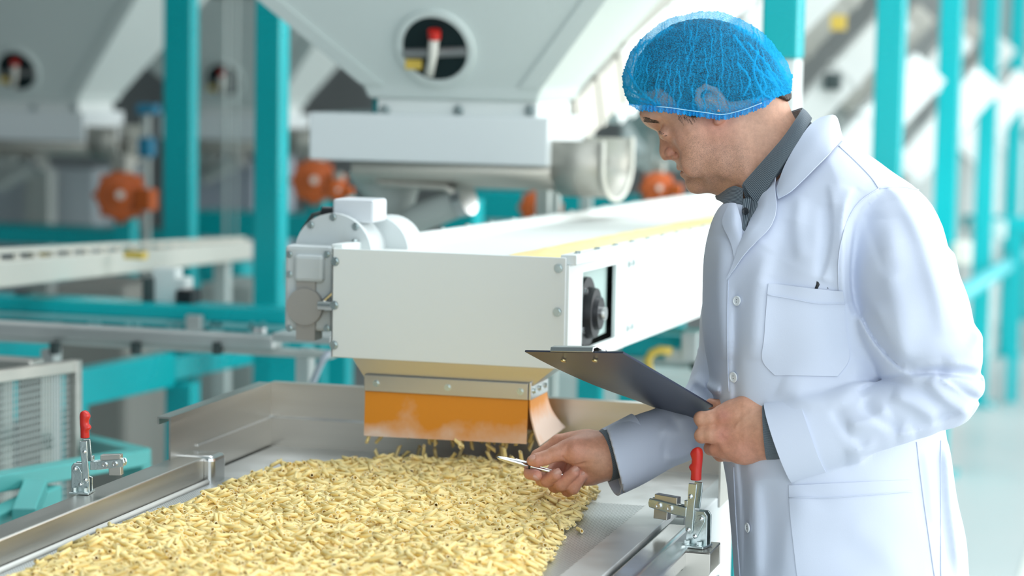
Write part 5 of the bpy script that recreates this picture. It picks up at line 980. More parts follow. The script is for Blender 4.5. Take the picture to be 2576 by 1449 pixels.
# ---- head, neck and hands: one skin -------------------------------
HY = math.radians(4)          # the head is turned a little away from the camera
HC = C3(1790, 270, 0.03)       # turning point between the ears
def hp(px, py, l=0.0):
    """head point: profile pixel + lateral offset l (m, positive towards the camera)"""
    p = C3(px, py, HC[2]); dx = (p[0] - HC[0]) / math.cos(HY)
    return np.array([HC[0] + dx * math.cos(HY) - l * math.sin(HY) * 1.0, p[1], HC[2] - dx * math.sin(HY) - l * math.cos(HY)])
def build_head():
    h = 0.0016; lo, hi = C3(1570, 640, 0), C3(2120, 20, 0); V = Vol((lo[0], lo[1], -0.11), (hi[0], hi[1], 0.17), h)
    # in-plane coordinates of every voxel in the head's own frame
    X, Y, W = np.meshgrid(*V.ax, indexing='ij', sparse=True); X, Y, W = [a.astype(np.float32) for a in (X, Y, W)]
    dx = X - HC[0]; dw = W - HC[2]; u = dx * math.cos(HY) - dw * math.sin(HY); l = -(dx * math.sin(HY) + dw * math.cos(HY)); al = np.abs(l)
    S = FPX / (D0 + HC[2]); PX = u * math.cos(HY) * S + 1790   # profile pixel of each voxel
    ph = 724.5 - (D0 + HC[2]) * 0; 
    n2 = 420; gx = np.linspace(u.min(), u.max(), n2); gy = V.ax[1]
    GX, GY = np.meshgrid(gx, gy, indexing='ij'); gpx = GX * math.cos(HY) * S + 1790; gpy = 724.5 - GY * S
    def look(A):   # sample a profile-plane map at every voxel
        t = np.clip((u - gx[0]) / (gx[1] - gx[0]), 0, n2 - 1.001); i = t.astype(np.int32); f = t - i
        j = np.arange(len(gy))[None, :, None]; return (A[i, j] * (1 - f) + A[i + 1, j] * f).astype(np.float32)
    def slab(poly, ctrl):   # traced profile filled out sideways
        d = poly_sd(gpx, gpy, poly) / S; m = idw(gpx, gpy, ctrl, 3)
        return rounded(look(d), al, look(m[..., 0]), look(m[..., 1]), 2.2)
    skull = smooth_poly([(1613, 258), (1620, 282), (1626, 300), (1640, 317), (1658, 334), (1678, 360), (1688, 384), (1698, 402), (1706, 419), (1717, 428), (1722, 438), (1736, 447), (1741, 458), (1752, 472), (1768, 479), (1800, 479), (1840, 462), (1880, 430),
                         (1920, 380), (1950, 320), (1966, 262), (1962, 215), (1942, 168), (1900, 116), (1840, 74), (1770, 58), (1705, 70), (1652, 104), (1616, 150), (1604, 205)], 4)
    F = slab(skull, [(1800, 170, .074, .085), (1890, 240, .066, .075), (1660, 180, .064, .060), (1640, 270, .056, .040), (1650, 312, .052, .034), (1700, 350, .062, .055), (1740, 330, .068, .055), (1800, 330, .067, .060), (1830, 410, .062, .045), (1780, 440, .052, .040), (1755, 462, .030, .030), (1722, 430, .036, .034), (1705, 405, .036, .034), (1900, 350, .055, .06)])
    nose = smooth_poly([(1640, 310), (1654, 318), (1657, 332), (1660, 354), (1659, 378), (1662, 393), (1671, 403), (1683, 402), (1696, 402), (1716, 396), (1716, 360), (1690, 325), (1660, 305)], 4)
    F = smin(F, slab(nose, [(1655, 320, .010, .014), (1662, 350, .011, .016), (1670, 380, .0135, .014), (1674, 395, .013, .010), (1690, 392, .016, .012), (1705, 350, .020, .02), (1700, 330, .016, .02)]), 0.006)
    V.F = F.astype(np.float32)
    E = lambda px, py, l, r, k, op='u', ang=0.0: V.ell(hp(px, py, l), r, k, op, ang)
    fa = math.radians(-36)
    for s in (1, -1):
        E(1644, 303, s * .026, (.010, .022, .017), .012, 'u', math.radians(60))          # brow ridge
        E(1662, 334, s * .036, (.014, .011, .016), .012, 's', fa)                         # socket
        E(1681, 338, s * .031, (.0125, .0115, .0130), .008); V.cone(hp(1664, 326, s * .028), hp(1690, 334, s * .043), .0012, .0010, .003, 's')                               # eyeball under its lid
        E(1668, 343, s * .035, (.006, .0035, .012), .004, 'u', fa)                        # lower lid
        E(1690, 388, s * .0150, (.0105, .0090, .0072), .003, 'u', fa)                     # wing of the nose
        E(1685, 400, s * .0130, (.0060, .0042, .0060), .0015, 's', fa); V.cone(hp(1699, 370, s * .020), hp(1706, 392, s * .0205), .0014, .0018, .005, 's')                     # nostril
        E(1738, 360, s * .048, (.024, .017, .014), .018, 'u', math.radians(-50))          # cheekbone
        E(1755, 405, s * .044, (.022, .028, .012), .020, 'u', fa)                         # cheek
        E(1838, 410, s * .052, (.030, .024, .012), .016)                                  # jaw corner
        V.cone(hp(1692, 396, s * .019), hp(1725, 424, s * .033), .0012, .0012, .005, 's')  # nose-to-mouth fold
    # lips
    V.cone(hp(1711, 421, 0), hp(1726, 431, .021), .0042, .0022, .004); V.cone(hp(1711, 421, 0), hp(1726, 431, -.021), .0042, .0022, .004)
    V.cone(hp(1720, 437, 0), hp(1729, 436, .019), .0046, .0022, .003); V.cone(hp(1720, 437, 0), hp(1729, 436, -.019), .0046, .0022, .003)
    V.cone(hp(1712, 428, 0), hp(1730, 434, .023), .0011, .0008, .002, 's'); V.cone(hp(1712, 428, 0), hp(1730, 434, -.023), .0011, .0008, .002, 's')
    E(1752, 463, 0, (.016, .014, .017), .012)                                              # chin
    # neck
    V.cone(hp(1890, 300, 0), C3(1985, 520, .02), RP(96), RP(125), .022); V.cone(hp(1840, 400, 0), C3(1930, 540, .01), RP(58), RP(90), .03)
    V.cone(hp(1850, 330, .05), C3(1905, 520, -.035), RP(16), RP(16), .022)                 # neck muscle
    V.noear = V.F.copy()
    # ears
    for s in (1, -1):
        o = .072
        for a, b, r in (((1762, 285), (1753, 262), 7), ((1753, 262), (1756, 240), 7), ((1756, 240), (1773, 229), 7), ((1773, 229), (1795, 238), 7), ((1795, 238), (1813, 262), 7), ((1813, 262), (1822, 286), 7), ((1822, 286), (1815, 306), 8), ((1815, 306), (1803, 314), 10)):
            la = lambda q: -.001 if q[1] > 255 and q[0] > 1800 else (.008 if q[0] > 1765 else .004); V.cone(hp(*a, s * (o + la(a))), hp(*b, s * (o + la(b))), RP(r), RP(r), .003)
        E(1790, 272, s * .072, (.017, .021, .006), .005, 'u', math.radians(-25))
        V.cone(hp(1778, 262, s * (o + .006)), hp(1806, 288, s * (o + .008)), RP(5), RP(5), .005)
        E(1784, 283, s * .083, (.007, .009, .007), .004, 's')
    return V
HV = build_head(); hv, hq = HV.nets(1)
def head_tone(v):
    px = v[:, 0] / (D0 + v[:, 2]) * FPX + 1288; py = 724.5 - v[:, 1] / (D0 + v[:, 2]) * FPX; n = len(v)
    col = np.tile(np.r_[SKIN, 0.0], (n, 1)); g = lambda x, y, r: np.exp(-(((px - x) / r) ** 2 + ((py - y) / r) ** 2))
    def mix(c, w): col[:, :3] = col[:, :3] * (1 - w[:, None]) + np.array(c) * w[:, None]
    mix((0.60, 0.24, 0.17), 0.55 * g(1690, 390, 30)); mix((0.62, 0.27, 0.20), 0.45 * g(1810, 330, 60)); mix((0.64, 0.25, 0.18), 0.5 * g(1800, 300, 34)); mix((0.66, 0.40, 0.29), 0.5 * g(1900, 330, 70)); mix((0.46, 0.21, 0.15), 0.6 * np.clip(g(1722, 432, 13), 0, 1))
    mix((0.62, 0.30, 0.24), 0.35 * g(1700, 350, 30))
    st = np.clip(1.2 * g(1800, 420, 62) + 0.9 * g(1760, 440, 40) + 0.8 * g(1745, 365, 36) + 0.9 * g(1850, 400, 40) + 0.6 * g(1725, 415, 22), 0, 1) * (1 - np.clip(1.3 * g(1722, 432, 12), 0, 1)); col[:, 3] = 0.42 * st
    mix((0.50, 0.30, 0.22), 0.35 * st); return col

# hands --------------------------------------------------------------
def build_right_hand():
    lo, hi = C3(1300, 1270, 0), C3(1640, 1060, 0); V = Vol((lo[0], lo[1], -.085), (hi[0], hi[1], .085), 0.0011)
    c = V.chain
    c([(1600, 1140, .012, 48), (1540, 1146, .004, 52), (1510, 1150, 0, 54)], .01)                       # wrist
    c([(1512, 1140, .005, 52), (1470, 1128, .012, 44), (1432, 1118, .018, 26)], .014)                   # palm, thumb side back
    c([(1512, 1160, .01, 50), (1480, 1178, .014, 40), (1448, 1190, .018, 28)], .012)                    # palm, little finger side
    c([(1480, 1140, -.012, 40), (1448, 1134, -.018, 33), (1418, 1134, -.016, 23)], .012)                # ball of the thumb
    c([(1424, 1132, -.018, 21), (1398, 1141, -.022, 18.5), (1372, 1152, -.024, 17.5)], .006)            # thumb
    c([(1372, 1152, -.024, 17.5), (1352, 1157, -.024, 17), (1339, 1159, -.022, 14)], .004)
    c([(1440, 1108, .022, 20), (1405, 1112, .024, 17), (1352, 1146, .020, 15)], .008)                    # index finger
    c([(1352, 1146, .020, 15), (1334, 1172, .008, 15)], .003); c([(1334, 1172, .008, 15), (1334, 1190, -.006, 16), (1350, 1196, -.018, 14)], .003)
    c([(1446, 1140, .034, 20), (1400, 1180, .034, 17), (1364, 1206, .016, 17)], .006)                    # middle finger
    c([(1364, 1206, .016, 17), (1376, 1208, -.004, 17.5), (1398, 1194, -.020, 15)], .003)
    c([(1456, 1160, .036, 20), (1420, 1205, .032, 17), (1396, 1222, .014, 17)], .006)                    # ring finger
    c([(1396, 1222, .014, 17), (1412, 1218, -.006, 17.5), (1444, 1188, -.016, 15)], .003)
    c([(1468, 1180, .032, 18), (1444, 1222, .028, 15), (1428, 1234, .012, 15)], .006)                    # little finger
    c([(1428, 1234, .012, 15), (1442, 1228, -.004, 15.5), (1465, 1197, -.010, 13)], .003)
    # creases
    L = lambda a, b, r=.0008, k=.003: V.cone(C3(*a), C3(*b), r, r, k, 's')
    L((1416, 1150, -.030), (1422, 1158, -.028)); L((1428, 1120, -.036), (1420, 1156, -.034), .0010, .006); L((1434, 1124, -.040), (1424, 1152, -.036), .0006, .004)
    L((1372, 1138, -.034), (1376, 1148, -.040), .0005); L((1380, 1136, -.034), (1384, 1146, -.040), .0005); L((1500, 1150, -.045), (1470, 1170, -.035), .0007, .006); L((1430, 1170, -.02), (1500, 1165, -.04), .0008, .006)
    return V
def build_left_hand():
    lo, hi = C3(1715, 1195, 0), C3(2010, 965, 0); V = Vol((lo[0], lo[1], -.215), (hi[0], hi[1], -.015), 0.0012); c = V.chain; w = -.10
    c([(1985, 1090, -.138, 56), (1935, 1086, -.13, 60)], .01)
    c([(1935, 1060, -.125, 46), (1880, 1040, -.115, 42), (1836, 1044, -.108, 30), (1815, 1046, -.105, 22)], .014)
    c([(1935, 1090, -.128, 52), (1875, 1092, -.118, 44), (1816, 1094, -.112, 23)], .014)
    c([(1930, 1112, -.122, 44), (1870, 1125, -.112, 40), (1822, 1130, -.105, 26)], .012)
    c([(1900, 1060, -.10, 50), (1850, 1100, -.09, 50)], .014)
    c([(1816, 1046, -.108, 22), (1788, 1053, -.108, 18.5), (1767, 1055, -.104, 20)], .006); c([(1767, 1055, -.104, 20), (1764, 1053, -.082, 18.5), (1790, 1052, -.062, 17)], .003)       # index
    c([(1818, 1093, -.114, 23), (1790, 1095, -.113, 18.5), (1766, 1096, -.106, 19)], .006); c([(1766, 1096, -.106, 19), (1766, 1094, -.084, 18), (1795, 1090, -.062, 16)], .003)         # middle
    c([(1822, 1126, -.106, 23), (1800, 1130, -.100, 17), (1788, 1128, -.088, 17)], .005); c([(1788, 1128, -.088, 17), (1790, 1124, -.070, 16), (1812, 1118, -.056, 15)], .003)           # ring
    c([(1832, 1142, -.094, 20), (1812, 1146, -.082, 14), (1806, 1142, -.068, 14)], .005); c([(1806, 1142, -.068, 14), (1824, 1134, -.054, 13)], .003)                                     # little
    c([(1905, 1020, -.105, 36), (1868, 1012, -.088, 22), (1846, 1014, -.074, 19)], .012); c([(1846, 1014, -.074, 19), (1815, 1022, -.062, 16.5), (1788, 1016, -.052, 14)], .004)          # thumb lies on the board
    for (a, b) in (((1818, 1050), (1850, 1040)), ((1818, 1096), (1850, 1088)), ((1826, 1128), (1856, 1122))): V.cone(C3(*a, -.122), C3(*b, -.130), .004, .003, .012)                       # knuckles
    for a, b in (((1826, 1050, -.126), (1905, 1058, -.146)), ((1826, 1094, -.130), (1905, 1085, -.150)), ((1830, 1124, -.124), (1905, 1112, -.146))): V.cone(C3(*a), C3(*b), .0018, .001, .006)
    V.cone(C3(1890, 1040, -.142), C3(1850, 1072, -.140), .0008, .0012, .006); V.cone(C3(1815, 1072, -.135), C3(1850, 1066, -.148), .003, .003, .012, 's'); V.cone(C3(1818, 1112, -.135), C3(1850, 1106, -.148), .003, .003, .012, 's')
    return V
RHV = build_right_hand(); rv, rq = RHV.nets(1); LHV = build_left_hand(); lv, lq = LHV.nets(1)
def hand_tone(v, spots):
    px = v[:, 0] / (D0 + v[:, 2]) * FPX + 1288; py = 724.5 - v[:, 1] / (D0 + v[:, 2]) * FPX; col = np.tile(np.r_[SKIN * np.array([1.0, 0.92, 0.9]), 0.0], (len(v), 1))
    for x, y, r, a, c in spots:
        w = (a * np.exp(-(((px - x) / r) ** 2 + ((py - y) / r) ** 2)))[:, None]; col[:, :3] = col[:, :3] * (1 - w) + np.array(c) * w
    return col
PINK, TAN = (0.70, 0.32, 0.26), (0.66, 0.40, 0.28)
rcol = hand_tone(rv, [(1345, 1190, 26, .7, PINK), (1400, 1190, 26, .5, PINK), (1445, 1190, 24, .5, PINK), (1465, 1200, 22, .5, PINK), (1350, 1157, 20, .3, PINK), (1440, 1130, 40, .35, PINK), (1510, 1170, 40, .5, TAN)])
lcol = hand_tone(lv, [(1820, 1047, 20, .75, (0.70, 0.30, 0.24)), (1818, 1095, 20, .75, (0.70, 0.30, 0.24)), (1900, 1050, 50, .5, TAN), (1770, 1055, 26, .4, TAN), (1770, 1095, 26, .4, TAN), (1870, 1130, 40, .35, PINK)])
# the rest of the body under the clothes, coarser
BV = Vol((0.0 + 0.08, -1.02, -0.22), (0.70, 0.24, 0.22), 0.009)
inflate(BV, smooth_poly([(1850, 560), (1810, 700), (1830, 900), (1850, 1100), (1880, 1300), (1890, 1600), (2120, 1640), (2380, 1600), (2370, 1300), (2330, 1100), (2340, 900), (2350, 650), (2290, 500), (2120, 400), (2000, 440), (1920, 500)], 2), [(2100, 600, .12, .12), (2100, 1000, .11, .12), (2100, 1400, .13, .12)], tilt=.16, x0=C3(2060, 800)[0])
BV.chain([(2225, 570, -.06, 70), (2290, 800, -.125, 66), (2350, 950, -.135, 60), (2200, 1050, -.15, 55), (1960, 1095, -.135, 56)], .01)
BV.chain([(1910, 600, .09, 70), (1860, 900, .11, 60), (1800, 1020, .09, 50), (1610, 1125, .02, 40)], .01)
BV.chain([(1990, 500, .02, 125), (1990, 620, .02, 140)], .02)
bv, bq = BV.nets(1)
allv = np.concatenate([hv, rv, lv, bv]); offs = np.cumsum([0, len(hv), len(rv), len(lv)])
allq = np.concatenate([hq, rq + offs[1], lq + offs[2], bq + offs[3]])
allc = np.concatenate([head_tone(hv), rcol, lcol, np.tile(np.r_[SKIN, 0.0], (len(bv), 1))])
body = quad_mesh('body', allv, allq, M_SKIN, person, 'head bent down in profile, bare hands', allc)

def nail(px, py, w, ang, l, wd, tiltx=0.0):
    """small curved plate on a fingertip; ang in the picture, tiltx leans it in depth"""
    c = C3(px, py, w); G = np.zeros((9, 7, 3)); ca, sa = math.cos(ang), math.sin(ang)
    for i in range(9):
        for j in range(7):
            s, t = (i / 8 - .5) * 2, (j / 6 - .5) * 2; e = (1 - 0.35 * max(0, abs(s) - .5) ** 2 * 4); x, y = s * l / 2, t * wd / 2 * e; z = 0.0028 * t * t + 0.0012 * s * s + tiltx * x
            G[i, j] = c + np.array([x * ca - y * sa, x * sa + y * ca, z])
    W = to_world(G); b = MB(); du = W[4, 3] - W[3, 3]; dv = W[4, 4] - W[4, 3]
    if np.cross(du, dv) @ CF > 0: W = W[:, ::-1]
    b.sheet(W, .0006); return obj('fingernail', b, M_NAIL, body, auto=1.2)
nail(1340, 1154, -.0335, math.radians(190), .011, .0095, .15); nail(1402, 1189, -.0285, math.radians(35), .0115, .0105, .1); nail(1447, 1182, -.0245, math.radians(42), .011, .0098, .1); nail(1467, 1191, -.0175, math.radians(45), .009, .008, .1); nail(1349, 1201, -.0262, math.radians(-25), .010, .008, .3)

# ---- hair, brow ----------------------------------------------------
def build_hair():
    V = Vol(HV.lo, [a[-1] for a in HV.ax], 0.0028)
    st = [np.clip(((V.ax[i] - HV.lo[i]) / HV.h).round().astype(int), 0, HV.F.shape[i] - 1) for i in range(3)]
    base = HV.noear[np.ix_(*st)]; X, Y = np.meshgrid(V.ax[0], V.ax[1], indexing='ij'); px = X / (D0 + HC[2]) * FPX + 1288; py = 724.5 - Y / (D0 + HC[2]) * FPX
    reg = poly_sd(px, py, smooth_poly([(1588, 100), (1590, 205), (1622, 236), (1655, 228), (1690, 258), (1712, 290), (1735, 303), (1748, 300), (1752, 262), (1768, 226), (1800, 232), (1822, 262), (1850, 262), (1900, 254), (1950, 252), (1980, 256), (2000, 200), (1960, 20), (1700, 10)], 3)) / FPX * D0
    V.F = np.maximum(base - 0.006, reg[..., None]).astype(np.float32); return V.nets(2)
xv, xq = build_hair(); rs = np.random.RandomState(2); xv = xv + normals(xv, xq) * rs.uniform(-.0008, .0012, (len(xv), 1))
quad_mesh('hair', xv, xq, M_HAIR, person, 'short dark brown hair')
def surf_at(V, px, py):   # front surface point of a volume at a pixel
    w = -.05
    for _ in range(4):
        p = C3(px, py, w); i, j = [int(np.clip(round((p[a] - V.lo[a]) / V.h), 0, V.F.shape[a] - 1)) for a in (0, 1)]; col = V.F[i, j] < 0
        if not col.any(): break
        w = V.ax[2][col.argmax()]
    return C3(px, py, w)
eb = MB(); rs = np.random.RandomState(5)
for k in range(260):
    t = rs.uniform(0, 1) ** 1.6; q = np.array([1624, 301]) * (1 - t) + np.array([1656, 308]) * t + rs.uniform(-1, 1, 2) * (4.5 - 3.4 * t, 6.0 - 4 * t)
    p = surf_at(HV, *q) + np.array([0, 0, -.0006]); d = np.array([.005, -.0012 + rs.uniform(-.002, .002), -.0003]); eb.tube(to_world(np.array([p - d * .4, p, p + d * .6])), [.00018, .00024, .00006], 4)
M_BROW = mat('brown_brow_hair', (.085, .052, .034), .6)
obj('eyebrow', eb, M_BROW, person, label='dark eyebrow')['kind'] = 'stuff'
el = MB()
for k in range(16):
    t = k / 15; q = np.array([1659, 329]) * (1 - t) + np.array([1678, 341]) * t; p = surf_at(HV, *q) + np.array([0, 0, -.0005]); el.tube(to_world(np.array([p, p + np.array([-.003, -.0018, -.001])])), [.00025, .00006], 4)
obj('eyelash', el, M_HAIR, person)['kind'] = 'stuff'
sb = MB()
for k in range(520):
    q = np.array([1726, 292]) + rs.uniform(-1, 1, 2) * (20, 11); p = surf_at(HV, *q); d = np.array([.003, -.007, -.001]) + rs.uniform(-.002, .002, 3); sb.tube(to_world(np.array([p, p + d * .6, p + d])), [.00018, .00018, .00006], 4)
obj('sideburn', sb, M_HAIR, person)['kind'] = 'stuff'
# ---- disposable hairnet --------------------------------------------
def net_material():
    m = bpy.data.materials.new('blue_nonwoven_net'); m.use_nodes = True; nt = m.node_tree; n = nt.nodes; L = nt.links; n.remove(n['Principled BSDF']); out = n['Material Output']
    df = n.new('ShaderNodeBsdfDiffuse'); df.inputs[0].default_value = (0.03, 0.52, 1.0, 1); tl = n.new('ShaderNodeBsdfTranslucent'); tl.inputs[0].default_value = (0.05, 0.62, 1.0, 1)
    mx = n.new('ShaderNodeMixShader'); mx.inputs[0].default_value = 0.42; L.new(df.outputs[0], mx.inputs[1]); L.new(tl.outputs[0], mx.inputs[2])
    tr = n.new('ShaderNodeBsdfTransparent'); tr.inputs[0].default_value = (0.86, 0.96, 1, 1)
    tc = n.new('ShaderNodeTexCoord'); a = n.new('ShaderNodeTexNoise'); a.inputs['Scale'].default_value = 520; a.inputs['Detail'].default_value = 3; a.inputs['Roughness'].default_value = 0.75; L.new(tc.outputs['Object'], a.inputs['Vector'])
    r = n.new('ShaderNodeMapRange'); r.inputs['From Min'].default_value = 0.36; r.inputs['From Max'].default_value = 0.66; r.inputs['To Min'].default_value = 0.10; r.inputs['To Max'].default_value = 0.72; L.new(a.outputs['Fac'], r.inputs['Value'])
    at_ = n.new('ShaderNodeAttribute'); at_.attribute_name = 'tone'; sx = n.new('ShaderNodeSeparateColor'); L.new(at_.outputs['Color'], sx.inputs[0])
    ad = n.new('ShaderNodeMath'); ad.operation = 'ADD'; ad.use_clamp = True; L.new(r.outputs[0], ad.inputs[0]); L.new(sx.outputs[0], ad.inputs[1])
    fin = n.new('ShaderNodeMixShader'); L.new(ad.outputs[0], fin.inputs[0]); L.new(tr.outputs[0], fin.inputs[1]); L.new(mx.outputs[0], fin.inputs[2]); L.new(fin.outputs[0], out.inputs[0]); return m
M_NET = net_material()
BAND = np.array([(1540, 262), (1582, 262), (1619, 266), (1677, 270), (1721, 276), (1774, 283), (1818, 288), (1867, 277), (1906, 263), (1950, 246), (2000, 232)], float)
def build_net():
    V = Vol(C3(1545, 380, 0)[:2].tolist() + [-.085], C3(2010, 15, 0)[:2].tolist() + [.17], 0.00125)
    X, Y, W = np.meshgrid(*V.ax, indexing='ij', sparse=True); dx = X - HC[0]; dw = W - HC[2]; u = dx * math.cos(HY) - dw * math.sin(HY); l = np.abs(dx * math.sin(HY) + dw * math.cos(HY))
    S = FPX / (D0 + HC[2]); n2 = 300; gx = np.linspace(u.min(), u.max(), n2); GX, GY = np.meshgrid(gx, V.ax[1], indexing='ij'); gpx = GX * math.cos(HY) * S + 1790; gpy = 724.5 - GY * S
    P = smooth_poly([(1574, 235), (1567, 194), (1584, 140), (1612, 102), (1663, 58), (1712, 41), (1765, 31), (1818, 34), (1875, 58), (1915, 85), (1945, 116), (1977, 159), (1990, 199), (1986, 236), (1960, 290), (1890, 335), (1820, 350), (1740, 345), (1660, 330), (1600, 285)], 4)
    d = poly_sd(gpx, gpy, P) / S; t = np.clip((u - gx[0]) / (gx[1] - gx[0]), 0, n2 - 1.001); i = t.astype(int); f = t - i; j = np.arange(len(V.ax[1]))[None, :, None]
    dd = d[i, j] * (1 - f) + d[i + 1, j] * f; V.F = rounded(dd, l, .098, .088, 2.1); v, q = V.nets(2)
    k = FPX / (D0 + v[:, 2]); px = v[:, 0] * k + 1288; py = 724.5 - v[:, 1] * k
    keep = (py < np.interp(px, BAND[:, 0], BAND[:, 1]))[q].all(1); v, q, _ = keep_faces(v, q, keep)
    k = FPX / (D0 + v[:, 2]); px = v[:, 0] * k + 1288; py = 724.5 - v[:, 1] * k; N = normals(v, q); rs = np.random.RandomState(11)
    # pleats run from the band up over the crown
    c = (px - 1790) / (1 - 0.30 * np.clip((280 - py) / 250, 0, 1)); dens = np.zeros(len(v)); amp = np.zeros(len(v)); side = np.sign(N[:, 2]); pos = -300.0
    while pos < 300:
        pos += rs.uniform(7, 15); w1, w2, p1, p2 = rs.uniform(1.5, 5), rs.uniform(1, 3), rs.uniform(0, 6), rs.uniform(0, 6); s = rs.uniform(1.3, 2.1); a = rs.uniform(.4, 1.1)
        fade = np.clip(1.2 * np.sin(py * rs.uniform(.012, .03) + p2) + 0.75, 0.05, 1) * np.clip((py - 30) / 60, 0.15, 1)
        g = np.exp(-((c - pos - w1 * np.sin(py * .055 + p1) - w2 * np.sin(py * .16 + p2) - 18 * side * 0) / s) ** 2) * fade * a; dens += g; amp += g
    for P, a, s in (([(1845, 90), (1890, 150), (1925, 215), (1900, 255)], 1.1, 2.6), ([(1880, 110), (1925, 160), (1965, 215)], 1.3, 2.4), ([(1850, 70), (1905, 100), (1950, 150), (1980, 205)], 1.0, 6), ([(1900, 175), (1935, 200), (1970, 240)], 1.4, 2.4), ([(1855, 160), (1885, 200), (1870, 240)], 1.2, 2.4), ([(1905, 130), (1895, 180), (1915, 230), (1940, 250)], 1.2, 2.4), ([(1930, 180), (1955, 220), (1950, 245)], 1.4, 4),
                    ([(1575, 215), (1600, 235), (1640, 250)], 1.2, 2.4), ([(1580, 180), (1610, 225), (1650, 262)], 1.0, 2.4), ([(1585, 245), (1620, 255), (1660, 262)], 1.3, 2.4), ([(1600, 130), (1640, 100), (1690, 70)], .8, 5)):
        d2, _, _t = line_sd(px, py, smooth_poly(P, 4, False)); g = a * np.exp(-(d2 / s) ** 2) * (N[:, 2] < 0.1); dens += g; amp += g
    nz = sum(np.sin(px * a + py * b + p) for a, b, p in rs.uniform(-.35, .35, (9, 3)) * (1, 1, 9)) / 4
    fz = sum(np.sin(px * a + py * b + p) for a, b, p in rs.uniform(-1.1, 1.1, (12, 3)) * (1, 1, 9)) / 4
    v = v + N * (0.0014 * np.minimum(amp, 1.5) + 0.0006 * nz + .0006 * fz + .0005)[:, None]
    near_band = np.clip(1 - (np.interp(px, BAND[:, 0], BAND[:, 1]) - py) / 26, 0, 1); back = np.clip((px - 1880) / 90, 0, 1) * np.clip((py - 130) / 90, 0, 1)
    rim = np.clip((px - 1590) / -20, 0, 1)
    dn = np.clip(0.55 * dens + 0.30 * near_band + 0.35 * back + 0.05 * nz + 0.06 + 0.40 * np.clip((1640 - px) / 60, 0, 1), 0, .88)
    return v, q, np.stack([dn, dn, dn], 1)
nv_, nq_, nc_ = build_net(); hairnet = quad_mesh('hairnet', nv_, nq_, M_NET, person, 'crinkled translucent blue disposable hairnet', nc_)
def net_front(px, py):
    k = FPX / (D0 + nv_[:, 2]); d = (nv_[:, 0] * k + 1288 - px) ** 2 + (724.5 - nv_[:, 1] * k - py) ** 2; m = d < 12 ** 2
    return nv_[m, 2].min() if m.any() else None
bp = resample(BAND[1:-1], 140); bw = [net_front(x, y - 7) for x, y in bp]; good = [i for i, w in enumerate(bw) if w is not None]
bw = np.interp(np.arange(len(bw)), good, [bw[i] for i in good]); bw = np.convolve(np.pad(bw, 6, 'edge'), np.ones(13) / 13, 'valid')
rg = np.zeros((140, 5, 3))
for i in range(140):
    hgt = 15 + 2.0 * math.sin(i * 2.1) + 1.5 * math.sin(i * 0.7); edge = min(1, i / 8, (139 - i) / 8)
    for j in range(5): v = j / 4; rg[i, j] = C3(bp[i, 0], bp[i, 1] - 2 + v * hgt * max(.3, edge), bw[i] + .002 + (.0012 + .0024 * v) * math.sin(i * 1.45 + math.sin(i * .31) * 2) - .002 * v)
_W = to_world(rg); _Wn = np.cross(np.gradient(_W, axis=0), np.gradient(_W, axis=1)).reshape(-1, 3).mean(0)
_b = MB(); _b.sheet(_W if _Wn @ CF < 0 else _W[:, ::-1], .0005); ruffle = obj('ruffle', _b, M_NET, hairnet, auto=1.5, label='pleated edge of the hairnet')
ca = ruffle.data.color_attributes.new('tone', 'FLOAT_COLOR', 'POINT')
for q in range(len(ruffle.data.vertices)): ca.data[q].color = (.22, .22, .22, 1)
_b = MB(); _b.tube([to_world(C3(bp[i, 0], bp[i, 1], bw[i] - .0012)) for i in range(26, 128, 2)], .0007, 6); obj('elastic', _b, mat('pale_blue_elastic', (.45, .75, .9), .6), hairnet, smooth=True)

# ---- trousers and shoes (below the frame, under the coat hem) -------
trousers = MB(); hips = []
_u = to_world(C3(2150, 1560, 0.0)); _u[2] = 0.80
_d = CF.copy(); _d[2] = 0; _d /= np.linalg.norm(_d); _fw = -np.array([CR[0], CR[1], 0]); _fw /= np.linalg.norm(_fw)
FEET = []
for s, st in ((-1, 0.03), (1, -0.05)):
    top = _u + _d * s * .08; kn = _u + _d * s * .095 + _fw * (st + .03); kn[2] = .50; an = _u + _d * s * .10 + _fw * (st - .02); an[2] = .06; FEET.append(an)
    trousers.tube([top + np.array([0, 0, .03]), top, (top + kn) / 2, kn, (kn + an) / 2, an], [.075, .088, .082, .070, .066, .064], 18)
obj('trousers', trousers, M_TROUSER, person, smooth=True, label='dark trousers')
for an in FEET:
    G = []
    for t, wd, ht in ((-.09, .030, .05), (-.07, .040, .075), (0, .042, .085), (.07, .044, .062), (.13, .047, .045), (.18, .040, .036), (.205, .020, .024)):
        c = an + _fw * t; c[2] = 0
        G.append([c + _d * wd * math.cos(a) + np.array([0, 0, max(0.0, ht * (0.5 + 0.5 * math.sin(a)) if math.sin(a) > -.99 else 0)]) for a in np.linspace(0, 2 * math.pi, 17)])
    b = MB(); b.sheet(np.array(G), .003); obj('shoe', b, M_SHOE, person, auto=1.0, label='black leather shoe')

